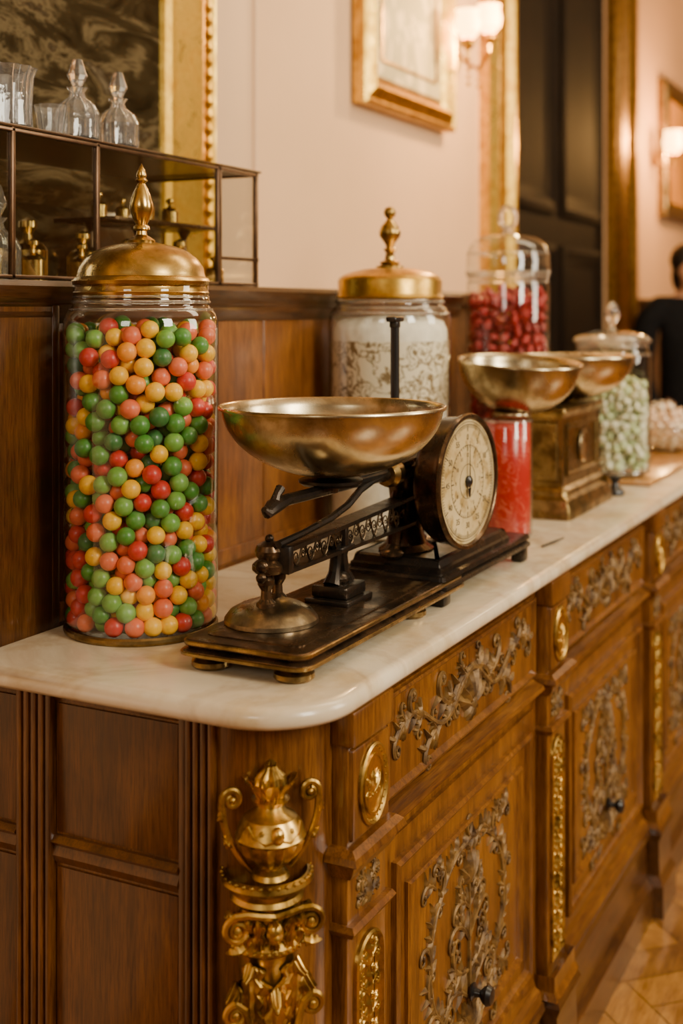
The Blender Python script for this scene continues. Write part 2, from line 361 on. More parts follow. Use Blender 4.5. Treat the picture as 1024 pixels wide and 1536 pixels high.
# ---------------------------------------------------------------- cabinets
ZT=-.021; ZP=-.575
def pilaster(x0,x1,root):
    yb=.031; y0=.014; xm=(x0+x1)/2
    g=Geo()
    g.box(x0,x1,y0,yb,ZP,ZT,.002)
    g.box(x0-.003,x1+.003,y0-.008,yb,-.055,ZT-.001,.003)
    g.box(x0+.002,x1-.002,y0-.005,yb,-.142,-.058,.003)
    g.sweep([(x0-.002,yb),(x0-.002,y0-.004),(x1+.002,y0-.004),(x1+.002,yb)],False,[(-.02,-.145),(.004,-.145),(.010,-.150),(.012,-.156),(.006,-.160),(.003,-.168),(-.001,-.174),(-.02,-.174)],PT)
    g.sweep([(x0,yb),(x0,y0-.004),(x1,y0-.004),(x1,yb)],False,[(-.02,-.216),(.002,-.216),(.005,-.221),(.001,-.227),(-.02,-.227)],PT)
    g.sweep([(x0,yb),(x0,y0-.004),(x1,y0-.004),(x1,yb)],False,[(-.02,-.555),(.003,-.555),(.008,-.545),(.008,-.565),(.013,-.575),(-.02,-.575)],PT)
    p=fin(g,'pilaster',W_z,root)
    P=PF(y0-.005); g=Geo(); EL=lambda a,b:[(xm+a*math.cos(t),-.100+b*math.sin(t)) for t in [2*pi*i/40 for i in range(40)]]
    g.sweep(EL(.030,.038),True,[(0,0),(0,.0025),(-.002,.004),(-.005,.0015),(-.03,.0012)],P)
    g.sweep(EL(.0225,.029),True,[(0,0),(-.001,.003),(-.003,.003),(-.004,0)],P)
    for i in range(30):
        t=2*pi*i/30; g.ball(P(xm+.0262*math.cos(t),-.1+.0335*math.sin(t),.0015),.0014,6,5)
    sym(g,P,xm,.001,-.115,pi/2-.5,.030,-1,.0018,0); sym(g,P,xm,.001,-.088,-pi/2+.5,.026,1,.0018,0)
    for i in range(5): leaf(g,P,(xm,-.108),pi/2+(i-2)*.4,.022,.004,.003,0,0)
    fin(g,'medallion',GILT,p,label='gilt oval medallion')
    g=Geo(); P=PF(y0)
    for zz in (-.208,-.192): sym(g,P,xm,.001,zz,.5,.040,1,.0024,1)
    leaf(g,P,(xm,-.211),pi/2,.03,.007,.004,0,0)
    fin(g,'carved_ornament',CARVE,p)
    g=Geo(); hw=(x1-x0)/2-.012
    pts=[(xm-hw,-.535),(xm+hw,-.535),(xm+hw,-.264)]+[(xm+hw*math.cos(t),-.264+.026*math.sin(t)) for t in [pi*i/12 for i in range(1,12)]]+[(xm-hw,-.264)]
    g.sweep(pts,True,[(0,0),(0,.0035),(-.0025,.005),(-.005,.001),(-.014,.0008)],P,)
    z=-.53
    while z<-.262:
        sym(g,P,xm,.0005,z,.75,.044,-1,.0020,1,lf=1.2); leaf(g,P,(xm,z),pi/2,.024,.004,.004,0,0); z+=.026
    fin(g,'carved_panel',GILT,p,label='gilt carved arched strip panel')
def bay(x0,x1,root):
    xm=(x0+x1)/2; yf=.03
    g=Geo(); g.box(x0+.012,x1-.012,yf-.0065,yf+.012,-.142,-.036)
    g.sweep([(x0+.014,-.140),(x1-.014,-.140),(x1-.014,-.038),(x0+.014,-.038)],True,[(0,0),(0,.004),(-.003,.005),(-.006,.002),(-.008,0)],PF(yf-.0065))
    d=fin(g,'drawer',W_z,root)
    g=Geo(); P=PF(yf-.0065); zc=-.089
    for i in range(7): leaf(g,P,(xm,-.112),pi/2+(i-3)*.40,.050 if i%2==0 else .042,.008,.006,0,0)
    g.ball(P(xm,-.108,.003),(.011,.006,.008),10,8); 
    for i in range(5): leaf(g,P,(xm,-.106),-pi/2+(i-2)*.45,.024,.005,.005,0,0)
    hl=(x1-x0)/2-.03; AM=.020; nw=2.5
    pts=[]
    for q in range(81):
        t=-1+q/40; pts.append(P(xm+t*hl*.96,zc+AM*math.cos(abs(t)*nw*pi)*(1-.3*abs(t)),.0015))
    g.tube(pts,[.0042*(1-.5*abs(-1+q/40)) for q in range(81)],7)
    # large volutes nested alternately in each hollow of the running stem
    for k in range(5):
        t=(k+.12)/nw*.5*1.0 if False else (k)/nw*.5+.03
        x=t*hl*2*.5 if False else t*hl*.96
        up=1 if k%2==0 else -1
        z=zc+AM*math.cos(t*nw*pi)*(1-.3*t)
        sc_=(1-.30*t)
        sym(g,P,xm,x+.004,z,-.15*up,.115*sc_,-up,.0042*sc_,0,k1=27,lf=.95)
        sym(g,P,xm,x+.010,z-.002*up,.55*up,.045*sc_,up,.0026,0,k1=14,lf=1.3)
        for q in range(4): 
            a_=(-.3-.45*q)*up
            leaf(g,P,(xm+x+.006*q,z),a_*1.0+.2*up,.026*sc_,.0055,.0038,0,-.4*up,2); leaf(g,P,(xm-x-.006*q,z),pi-(a_+.2*up),.026*sc_,.0055,.0038,0,.4*up,2)
    fin(g,'carved_ornament',CARVE,d,label='carved scrolling acanthus relief')
    for pr in ([(-.01,ZT-.001),(.004,ZT-.001),(.004,ZT-.011),(.001,ZT-.014),(-.01,ZT-.014)],[(-.01,-.150),(.002,-.150),(.006,-.153),(.016,-.156),(.018,-.161),(.010,-.166),(.006,-.173),(.002,-.178),(-.01,-.178)],[(-.01,-.548),(.003,-.548),(.005,-.556),(.012,-.562),(.014,-.575),(-.01,-.575)]):
        g=Geo(); g.sweep([(x0,yf),(x1,yf)],False,pr,PT); fin(g,'rail_moulding',W_x,root)
    g=Geo(); a,b,c,dd=x0+.012,x1-.012,-.545,-.186
    g.box(a,b,yf-.005,yf+.012,c,dd)
    for (i,pr) in ((.022,[(0,0),(0,.006),(-.004,.009),(-.009,.006),(-.012,.001),(-.016,-.003)]),(.055,[(0,0),(0,.004),(-.003,.006),(-.008,.002),(-.010,-.001)])):
        g.sweep([(a+i,c+i),(b-i,c+i),(b-i,dd-i),(a+i,dd-i)],True,pr,PF(yf-.005))
    D=fin(g,'door',W_z,root)
    P=PF(yf-.005); zc=-.365; g=Geo(); T=.0030
    A_,B_=.116,.100
    for k in range(9):
        t=-pi/2+pi*(k+.15)/9; x=A_*math.cos(t); z=B_*math.sin(t); tg=math.atan2(B_*math.cos(t),-A_*math.sin(t))
        for sx in (1,-1):
            e_=sx*(1 if k%2 else -1); an=tg+.25*(1 if k%2 else -1)*-1 if sx>0 else pi-(tg+.25*(1 if k%2 else -1)*-1)
            branch(g,P,xm+sx*x,zc+z,an,.088,e_,T,0,k1=24,lf=1.0)
    n=64
    g.tube([P(xm+A_*math.cos(2*pi*i/n),zc+B_*math.sin(2*pi*i/n),.0006) for i in range(n)],.0030,6,closed=True)
    g.tube([P(xm,zc-.09,.0008),P(xm,zc-.03,.0008),P(xm,zc+.07,.0008)],[.0038,.0030,.0018],6)
    for (x,z,an,LL,dd_) in ((.001,-.082,.7,.14,-1),(.001,-.050,.2,.12,1),(.001,-.015,.9,.115,-1),(.001,.022,.7,.09,-1)):
        sym(g,P,xm,x,zc+z,an,LL,dd_,T*1.05,1,k1=23,lf=.95)
    for i in range(5): leaf(g,P,(xm,zc+.05),pi/2+(i-2)*.42,.038,.007,.005,0,0)
    for sz in (1,-1):
        for x_,an,LL in ((.118,.7*sz,.07),(.105,1.5*sz,.055)):
            sym(g,P,xm,x_-.02,zc+sz*.082,an,LL,-sz,T*.9,0,lf=1.2)
    for i in range(9): leaf(g,P,(xm,-.489),pi/2+(i-4)*.33,.046,.008,.005,0,0)
    sym(g,P,xm,.008,-.486,.10,.15,1,T*1.15,1,k1=24,lf=1.0)
    fin(g,'carved_ornament',CARVE,D,label='carved foliate wreath relief')
    g=Geo(); g.lathe([(0,0),(.010,0),(.0105,.002),(.005,.004),(.004,.010),(.009,.014),(.0115,.019),(.009,.024),(0,.026)],(xm,yf-.010,-.44),20,M=Matrix.Rotation(pi/2,3,'X'))
    fin(g,'knob',BLACK,D,label='small black round knob')
r=empty('counter_cabinet',(.36,.2,FL),'carved oak corner cabinet with gilded urn column and marble top','cabinet')
XE=.679
out=rc(.03,.03,XE,.388,.075,12)
g=Geo(); g.sweep(out,True,[(0,ZT),(0,ZP)],PT,cap=True); fin(g,'body',W_z,r,sharp=.9)
g=Geo(); g.sweep(out[:-1],False,[(-.01,-.575),(.016,-.575),(.018,-.585),(.010,-.60),(.012,-.66),(.022,-.675),(.022,FL),(-.01,FL)],PT); g.box(.04,XE-.002,.04,.387,FL,-.58); fin(g,'plinth',W_plinth,r)
g=Geo()
for yy in (.108,.116,.124,.132): g.box(.022,.031,yy,yy+.006,ZP,ZT,.0025)
g.box(.024,.031,.138,.146,ZP,ZT,.002)
for yy in (.288,.297,.306,.315,.324): g.box(.020,.031,yy,yy+.0075,ZP,ZT,.003)
for (a,b) in ((.146,.288),(.333,.388)):
    g.sweep([(b,0),(a,0)],False,[(-.003,-.158),(.004,-.158),(.009,-.163),(.004,-.168),(.007,-.176),(.003,-.184),(-.003,-.184)],lambda a_,b_,h:Vector((.03-b_,a_,h)))
    g.box(.026,.031,a,b,-.030,ZT,.001)
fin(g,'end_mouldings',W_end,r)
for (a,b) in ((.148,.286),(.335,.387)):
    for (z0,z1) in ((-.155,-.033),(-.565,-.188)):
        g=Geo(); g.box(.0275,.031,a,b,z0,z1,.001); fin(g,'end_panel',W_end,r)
pilaster(.100,.182,r); bay(.184,XE-.002,r)
# corner column ornament
cx,cy=.0455,.0665; d=Vector((-.72,-.69,0)).normalized(); l=Vector((.69,-.72,0)).normalized(); C0=Vector((cx,cy,0))
col=Geo()
col.lathe([(.036,-.152),(.0405,-.154),(.0415,-.158),(.038,-.162),(.034,-.164),(.031,-.170),(.033,-.174),(.030,-.177),(.0275,-.180),(.0275,-.206),(.032,-.211),(.0325,-.215),(.028,-.219),(.0245,-.23),(.0235,-.30),(.0245,-.50),(.030,-.51),(.032,-.52),(.028,-.53),(.036,-.545),(.040,-.575),(0,-.575)],(cx,cy,0),36)
def PC(R):
    return lambda a,b,h:C0+ (d*math.cos(a/R)+l*math.sin(a/R))*(R+h)+Vector((0,0,b))
def acanthus(g,R,a0,z0,LL,W,out=.010,seg=30,nl=5):
    nw=15; vs=[];fs=[]
    for i in range(seg+1):
        s=i/seg; w=W*(math.sin(pi*min(1,.15+s*.85)**.8)**.7)*(1+.26*math.cos(s*nl*2*pi))+.0003
        if s<.8: zz=z0+LL*s/.8*.92; h=.002+.004*s
        else:
            q=(s-.8)/.2; zz=z0+LL*(.92+.08*math.sin(q*pi)); h=.0052+out*q*q
        zz-= LL*.10*max(0,(s-.9)/.1)
        for j in range(nw):
            q=-1+2*j/(nw-1); rib=.0015*math.cos(q*5*pi)*(1-abs(q)*.2)+.0030*(1-q*q)
            vs.append(PC(R)(a0+q*w,zz-abs(q)*LL*.12,h+rib-.002*abs(q)**3))
    for i in range(seg):
        for j in range(nw-1): a=i*nw+j; fs.append((a,a+1,a+nw+1,a+nw))
    g.add(vs,fs)
Pv=lambda a,b,h:C0+d*(.026+h)+l*a+Vector((0,0,b))
for sgn in (-1,1):
    scroll(col,Pv,(sgn*.0325,-.190),.0115,pi/2,1.8,-sgn,.0032)
    col.tube([Pv(0,-.182,.004),Pv(sgn*.012,-.179,.006),Pv(sgn*.024,-.177,.004),Pv(sgn*.034,-.178,.002)],.0034,7)
    scroll(col,Pv,(sgn*.034,-.262),.0095,pi/2,1.7,-sgn,.0030)
    col.tube([Pv(sgn*.006,-.345,.002),Pv(sgn*.014,-.31,.004),Pv(sgn*.018,-.285,.004),Pv(sgn*.026,-.258,.003),Pv(sgn*.034,-.2525,.001)],[.0022,.0032,.0032,.0032,.0028],7)
    for (a_,b_,an) in ((.020,-.192,1.0),(.026,-.205,-.4)): leaf(col,lambda p,q,h:Pv(sgn*p,q,.002+h),(a_,b_),an,.016,.005,.004)
for k in range(-3,4): acanthus(col,.0275,k*.0125,-.209,.028,.0062,.004,20,3)
for z,LL,n,off in ((-.280,.062,2,.017),(-.318,.080,3,.0),(-.385,.085,2,.017),(-.43,.085,3,0),(-.505,.09,3,.0)):
    for k in range(n): acanthus(col,.0245,(k-(n-1)/2)*(.028 if n==3 else .034),z,LL,.0155,.011)
for i in range(32):
    t=2*pi*i/32; col.ball((cx+.0395*math.cos(t),cy+.0395*math.sin(t),-.1535),.0020,6,5); col.ball((cx+.0325*math.cos(t),cy+.0325*math.sin(t),-.213),.0019,6,5)
col.ball(C0+d*.030+Vector((0,0,-.195)),(.008,.008,.011),12,9); col.ball(C0+d*.037+Vector((0,0,-.197)),.003,8,6)
for s in (-1,1): col.ball(C0+d*.034+l*s*.0035+Vector((0,0,-.191)),.002,6,5)
c=fin(col,'corner_column',GILT,r,label='gilded acanthus column with scrolled capital')
u=Geo(); U=C0+d*.014
u.lathe([(0,-.152),(.017,-.152),(.015,-.148),(.010,-.145),(.013,-.142)],(U.x,U.y,0),32)
u.lathe([(.013,-.142),(.020,-.136),(.0270,-.127),(.0295,-.118)],(U.x,U.y,0),84,lob=(14,.055))
u.lathe([(.0300,-.118),(.0312,-.1162),(.0300,-.1145),(.0285,-.108),(.023,-.100),(.014,-.095),(.011,-.091),(.015,-.088),(.017,-.085),(.011,-.083),(0,-.083)],(U.x,U.y,0),48)
for i in range(10):
    t=2*pi*i/10; dr=Vector((math.cos(t),math.sin(t),0)); tn=Vector((-dr.y,dr.x,0))
    vs=[];fs=[]
    for q,(rr_,z,w_) in enumerate(((.010,-.085,.0035),(.0145,-.079,.0055),(.0185,-.073,.0060),(.0225,-.068,.0045),(.0255,-.0665,.0015))):
        for e in (-1,0,1): vs.append(U+dr*(rr_-(.0018 if e==0 else 0))+tn*w_*e+Vector((0,0,z)))
    for q in range(4): fs+=[(q*3,q*3+1,q*3+4,q*3+3),(q*3+1,q*3+2,q*3+5,q*3+4)]
    u.add(vs,fs)
u.lathe([(.010,-.086),(.014,-.076),(.012,-.066),(.006,-.060),(.0045,-.057),(.005,-.055),(0,-.051)],(U.x,U.y,0),40,lob=(8,.14))
Pu=lambda a,b,h:U+l*a*.96+d*h+Vector((0,0,b))
for s in (-1,1):
    pts=[]
    for i in range(25):
        q=i/24; pts.append((.018+.027*math.sin(pi*.55*q),-.146+.064*q**1.1))
    last=pts[-1]; cxh,czh=last[0]-.0085,last[1]+.0005
    for i in range(1,22):
        q=i/21; rr_=.0085*(1-.6*q); t=q*1.2*2*pi; pts.append((cxh+rr_*math.cos(t),czh+rr_*math.sin(t)*1.05))
    n=len(pts); u.tube([Pu(s*a,b,.002+.004*max(0,i/n-.5)) for i,(a,b) in enumerate(pts)],[.0022+.0012*math.sin(pi*i/(n-1)) for i in range(n)],9)
    u.ball(Pu(s*cxh,czh,.005),.0032,10,7)
    for (a,b,an) in ((.036,-.122,.5),(.0445,-.100,1.1)): leaf(u,lambda a_,b_,h:Pu(s*a_,b_,.003+h),(a,b),an,.012,.0035,.003)
u.ball(Pu(0,-.108,.027),(.006,.006,.008),12,9)
for s in (-1,1):
    u.ball(Pu(s*.013,-.1075,.022),.0035,8,6); u.tube([Pu(s*.004,-.112,.028),Pu(s*.011,-.1145,.027),Pu(s*.020,-.110,.020),Pu(s*.024,-.103,.013)],.0018,6)
fin(u,'urn_ornament',GILT,c,label='gilded crowned urn with scroll handles')
r=empty('counter_cabinet',(.985,.2,FL),'carved oak counter cabinet with drawer, door and gilt pilaster','cabinet',group='counter cabinets in a row')
X0=.680; X1=1.285
g=Geo(); g.box(X0,X1,.03,.388,ZP,ZT); fin(g,'body',W_z,r)
g=Geo(); g.sweep([(X0+.1,.03),(X1,.03)],False,[(-.01,-.575),(.016,-.575),(.018,-.585),(.010,-.60),(.012,-.66),(.022,-.675),(.022,FL),(-.01,FL)],PT); g.box(X0,X1,.04,.387,FL,-.58)
g.sweep([(X0+.009,.05),(X0+.009,-.002),(X0+.101,-.002),(X0+.101,.05)],False,[(-.01,-.575),(.0,-.575),(.004,-.585),(-.002,-.60),(.0,-.66),(.008,-.675),(.008,FL),(-.01,FL)],PT)
g.box(X0+.010,X0+.10,.0,.04,FL,-.576)
fin(g,'plinth',W_plinth,r)
pilaster(X0+.015,X0+.093,r); bay(X0+.098,X1-.002,r)
for i in range(1,4): dup(r,(.606*i,0,0))
# ---------------------------------------------------------------- backboard
r=empty('wooden_backboard',(.67,.55,FL),'tall plain honey-brown wooden back shelf behind the counter','shelf unit')
g=Geo(); g.box(.16,1.34,.397,.655,FL,.345,.002); g.box(.16,1.34,.3935,.41,.0005,.022,.002); g.box(.60,.606,.3955,.41,.02,.34,.001)
fin(g,'panelling',W_back,r)
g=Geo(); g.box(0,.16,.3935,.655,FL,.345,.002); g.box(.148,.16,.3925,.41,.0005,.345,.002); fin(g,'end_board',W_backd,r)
g=Geo(); g.sweep([(-.002,.655),(-.002,.397),(1.342,.397),(1.342,.655)],False,[(-.01,.325),(.002,.325),(.004,.334),(.003,.342),(.006,.350),(.009,.357),(.010,.365),(.007,.371),(-.02,.371)],PT); g.box(-.01,1.35,.392,.655,.345,.371,.001); fin(g,'ledge',W_dark,r,label='dark polished moulded ledge')
r=empty('display_case',(.31,.5,.372),'low glazed display case with slim bronze rails on the wooden ledge','display case')
g=Geo(); F0,F1=.42,.62; zt=.537; zb=.372
for x in (.115,.258,.520,.618):
    ww=.005 if x==.52 else .003
    g.box(x-ww,x+ww,F0-.003,F0+.003,zb,zt,.001)
g.box(.615,.621,F1-.003,F1+.003,zb,zt); g.box(.0,.006,F0-.003,F0+.003,zb,zt)
for z in (zb+.003,zt-.006): g.box(0,.622,F0-.003,F0+.003,z-.0022,z+.0022,.001); g.box(.615,.621,F0,F1,z-.0022,z+.0022,.001)
g.box(.525,.622,F0-.003,F0+.003,.408,.412)
fin(g,'frame',simple('bronze_frame',(.14,.08,.045),.3,.8,.3,30),r)
g=Geo(); g.sweep([(0,F1),(0,F0),(.622,F0),(.622,F1)],True,[(-.004,zt),(.004,zt),(.005,zt-.0015),(.004,zt-.003),(-.004,zt-.003)],PT,cap=True); fin(g,'top_shelf',W_dark,r)
g=Geo(); g.box(.01,.60,F1-.004,F1,zb,.480,.001); fin(g,'back_panel',MIR,r)  # dark reflection tones painted on by the mirror material
g=Geo(); g.box(.01,.612,F0-.0007,F0+.0007,zb+.006,zt-.009); fin(g,'glass_pane',GP,r)
st=Geo(); st.box(.36,.60,.47,.57,.452,.458,.001)
for x in (.375,.475,.585): st.lathe([(0,.372),(.014,.372),(.014,.376),(.006,.381),(.005,.395),(.010,.405),(.011,.412),(.005,.42),(.004,.44),(.010,.452),(0,.452)],(x,.52,0),16)
fin(st,'display_stand',IRONB,label='small dark metal stand inside the display case',cat='stand')
wprof=[(0,0),(.013,0),(.013,.022),(.010,.026),(.004,.029),(.003,.033),(.006,.037),(.006,.041),(0,.044)]
w0=None
for (x,y,z,s) in ((.425,.50,.372,1.4),(.53,.49,.372,1.5),(.565,.455,.372,1.0),(.39,.52,.458,.8),(.44,.52,.458,.7),(.49,.52,.458,1.0),(.55,.52,.458,.9),(.32,.49,.372,1.5),(.28,.46,.372,1.1),(.595,.55,.372,1.3),(.20,.53,.372,1.7),(.09,.53,.372,1.4),(.24,.50,.372,1.2),(.345,.45,.372,.9),(.05,.48,.372,1.2),(.30,.56,.372,1.9),(.44,.58,.372,1.8),(.15,.57,.372,1.9)):
    if w0 is None:
        g=Geo(); g.lathe(wprof,(x,y,z),20); w0=fin(g,'brass_weight',BRASS,origin=(x,y,z),label='small knobbed brass scale weight in the display case',cat='weight',group='brass weights in display case'); w0.scale=(s,)*3
    else:
        c=w0.copy(); SC.objects.link(c); c.location=(x,y,z); c.scale=(s,)*3
def decanter(x,y,s,z=None):
    z=zt if z is None else z; r=empty('glass_decanter',(x,y,z),'cut glass decanter with faceted stopper','decanter',group='cut glass decanters')
    g=Geo(); g.lathe([(0,0),(.022*s,0),(.025*s,.004),(.025*s,.034*s),(.020*s,.044*s),(.010*s,.052*s),(.008*s,.058*s),(.012*s,.064*s),(.010*s,.064*s),(.006*s,.058*s),(.007*s,.052*s),(.018*s,.042*s),(.023*s,.032*s),(.022*s,.006),(0,.005)],(x,y,z),48,lob=(12,.05)); fin(g,'bottle',CR,r)
    g=Geo(); g.lathe([(0,.058*s),(.005*s,.058*s),(.006*s,.066*s),(.012*s,.078*s),(.006*s,.097*s),(0,.098*s)],(x,y,z),8); fin(g,'stopper',CR,r,sharp=.2)
decanter(.260,.45,1.0); decanter(.338,.45,.98); decanter(.155,.48,1.1,.372)
g=Geo(); x,y=.146,.46; r=empty('glass_jug',(x,y,zt),'cut glass jug with flared rim and loop handle on the case','jug')
g.lathe([(0,0),(.028,0),(.031,.004),(.030,.02),(.031,.045),(.032,.058),(.036,.068),(.034,.068),(.030,.058),(.029,.045),(.028,.02),(.027,.006),(0,.005)],(x,y,zt),72,lob=(12,.05)); fin(g,'jug_body',CR,r)
g=Geo(); g.tube([(x-.030,y,zt+.015),(x-.045,y,zt+.025),(x-.048,y,zt+.050),(x-.034,y,zt+.062)],.003,8); fin(g,'handle',CR,r)
g=Geo(); x,y=.150,.545; g.lathe([(0,.0),(.02,0),(.028,.03),(.028,.085),(.024,.098),(.015,.110),(.008,.115),(.012,.121),(0,.130)],(x,y,zt),20); fin(g,'glass_bottle',CR,label='domed clear glass bottle standing behind the jug',cat='bottle')
g=Geo(); g.lathe([(0,0),(.014,0),(.019,.036),(.018,.036),(.012,.003),(0,.003)],(.213,.45,zt),40,lob=(10,.04)); fin(g,'glass_tumbler',CR,label='small cut glass tumbler on the display case',cat='glass')
# ---------------------------------------------------------------- jars
def jar(x,y,label,glass,zb=0.0005):
    r=empty('glass_jar',(x,y,zb),label,'jar')
    g=Geo(); g.lathe(glass,(x,y,zb),64); fin(g,'jar_body',G,r,sharp=1.2)
    return r
def lid(r,x,y,prof,fprof,mat,fmat,zb=0):
    g=Geo(); g.lathe(prof,(x,y,zb),56); L_=fin(g,'lid',mat,r,sharp=.65)
    if fprof:
        g=Geo(); g.lathe(fprof,(x,y,zb),28); fin(g,'finial' if mat!=G else 'knob',fmat,L_,sharp=.9)
    return L_
def rims(r,J,lst):
    for z,rr_,t in lst:
        g=Geo(); g.ring((J[0],J[1],z),rr_,t); fin(g,'glass_rim',CR,r)
J1=(.187,.3045)
r1=jar(*J1,'tall glass jar with domed brass lid full of coloured candy balls',[(0,.004),(.070,.004),(.0785,.008),(.0815,.016),(.0822,.20),(.0826,.318),(.0820,.327),(.0795,.335),(.0755,.340),(.0730,.3425),(.0722,.345),(.0735,.348),(.0725,.3515),(.0715,.354),(.0715,.366)])
lid(r1,*J1,[(.0690,.352),(.0715,.3555),(.0722,.358),(.0700,.361),(.0690,.364),(.0725,.3665),(.0735,.370),(.0715,.3735),(.0685,.375),(.0675,.378),(.066,.385),(.0600,.394),(.050,.402),(.037,.4075),(.020,.411),(.016,.4115),(0,.4115)],
 [(0,.411),(.0145,.411),(.0150,.414),(.011,.417),(.006,.420),(.0055,.424),(.009,.426),(.0085,.429),(.006,.431),(.0095,.438),(.0125,.447),(.0125,.453),(.0095,.463),(.006,.471),(.004,.475),(.007,.478),(.0045,.481),(.0055,.484),(.0035,.490),(0,.497)],BRASS,BRASS)
rims(r1,J1,((.340,.0755,.0016),(.348,.0725,.0018),(.3535,.0715,.0012)))
g=Geo(); g.lathe([(.074,.0005),(.0810,.0005),(.0822,.003),(.0818,.006),(.080,.008),(.074,.006),(.074,.0005)],(J1[0],J1[1],0),56); fin(g,'base_ring',BRONZE,r1)
J2=(.802,.294)
r2=jar(*J2,'wide glass jar with brass lid holding white sugar sweets',[(0,.004),(.080,.004),(.090,.01),(.0925,.02),(.0925,.318),(.0915,.328),(.0880,.337),(.0830,.343),(.0800,.346),(.0800,.350),(.0820,.353),(.0790,.356),(.0775,.366)])
lid(r2,*J2,[(.077,.3555),(.0800,.356),(.0812,.358),(.0800,.361),(.0788,.363),(.0788,.383),(.0770,.387),(.0725,.3905),(.060,.396),(.040,.4005),(.018,.403),(0,.403)],
 [(0,.402),(.021,.402),(.021,.405),(.013,.408),(.016,.411),(.008,.415),(.006,.425),(.010,.431),(.0055,.434),(.008,.440),(.0155,.450),(.0165,.457),(.013,.466),(.006,.474),(.004,.477),(.008,.481),(.0095,.487),(.007,.493),(0,.496)],GILT3,BRASS)
rims(r2,J2,((.3515,.0812,.0020),(.342,.0840,.0018),(.334,.0895,.0018),(.012,.089,.003)))
g=Geo(); g.lathe([(.0880,.200),(.0883,.203),(.0883,.290),(.0880,.293)],(J2[0],J2[1],0),64); fin(g,'printed_label',LABEL,r2,label='cream inner band printed with brown floral scrolls')
g=Geo()
pr=[(0,.0065),(.080,.0065),(.0865,.02),(.0865,.10),(.0865,.20),(.0865,.29),(.0860,.300),(.0855,.310),(.080,.320),(.065,.327),(.04,.329),(.02,.331),(0,.332)]
vs=[];fs=[];n=len(pr);sg=72
for i in range(sg):
    a=2*pi*i/sg
    for k,(r_,z) in enumerate(pr):
        jj=(math.sin(a*11+z*190)*math.cos(a*7-z*120))*.0014
        vs.append((J2[0]+(r_+(jj if k>4 else 0))*math.cos(a) if r_ else J2[0],J2[1]+(r_+(jj if k>4 else 0))*math.sin(a) if r_ else J2[1],z+(jj*1.5 if k>7 and r_ else 0)))
for i in range(sg):
    j=(i+1)%sg
    for k in range(n-1): fs.append((i*n+k,j*n+k,j*n+k+1,i*n+k+1))
g.add(vs,fs); fin(g,'white_sugar_sweets',SUGAR,label='white sugar sweets filling the brass-lidded jar',cat='sweets',kind='stuff',sharp=3)
J3=(1.366,.303)
r3=jar(*J3,'tall clear glass jar with domed glass lid and red sweets',[(0,.004),(.070,.004),(.077,.010),(.079,.02),(.079,.385),(.077,.395),(.073,.402),(.073,.412)])
L3=lid(r3,*J3,[(.0740,.404),(.080,.405),(.082,.410),(.080,.415),(.0795,.430),(.0785,.446),(.074,.460),(.064,.472),(.048,.480),(.025,.485),(0,.486)],None,G,CR)
g=Geo(); g.lathe([(0,.484),(.014,.485),(.014,.488),(.007,.492),(.006,.497),(0,.498)],(*J3,0),20); vd=Vector((.892,-.452,0))*-1; side=Vector((.452,-.892,0))
g.tube([Vector((*J3,.516))+side*(.0145*math.cos(t))+Vector((0,0,.020*math.sin(t))) for t in [2*pi*i/28 for i in range(28)]],.0052,8,closed=True); fin(g,'knob',CR,L3,label='glass ring knob',sharp=.9)
rims(r3,J3,((.410,.0800,.0026),(.402,.078,.002),(.392,.077,.002),(.447,.0780,.0018)))
J4=(1.556,.15)
r4=jar(*J4,'squat clear glass jar with glass lid and pale mints',[(0,.004),(.066,.004),(.073,.010),(.0755,.02),(.0755,.235),(.072,.250),(.067,.258),(.067,.270)],zb=.009)
lid(r4,*J4,[(.068,.262),(.074,.263),(.0765,.268),(.074,.274),(.066,.279),(.045,.285),(.02,.288),(0,.288)],
 [(0,.288),(.010,.288),(.006,.294),(.005,.300),(.011,.308),(.015,.320),(.012,.334),(.005,.345),(0,.347)],G,CR,zb=.009)
rims(r4,J4,((.277,.0755,.0028),(.267,.070,.0025),(.285,.066,.0025),(.02,.073,.0028),(.250,.074,.0025)))
J5=(.862,.128)
r5=empty('glass_jar',(*J5,.0005),'straight red patterned glass jar standing beneath a brass bowl','jar')
g=Geo(); g.lathe([(0,.0035),(.028,.0035),(.0325,.006),(.034,.012),(.0342,.10),(.0340,.170),(.030,.173),(0,.1735)],(*J5,0),48); fin(g,'red_filling',REDM,r5,sharp=1)
g=Geo(); g.lathe([(0,.0005),(.032,.0005),(.0355,.004),(.0365,.012),(.0368,.10),(.0365,.174),(.0350,.1765)],(*J5,0),48); fin(g,'jar_body',G,r5,sharp=2)
rims(r5,J5,((.1745,.0355,.0018),(.008,.035,.0022)))
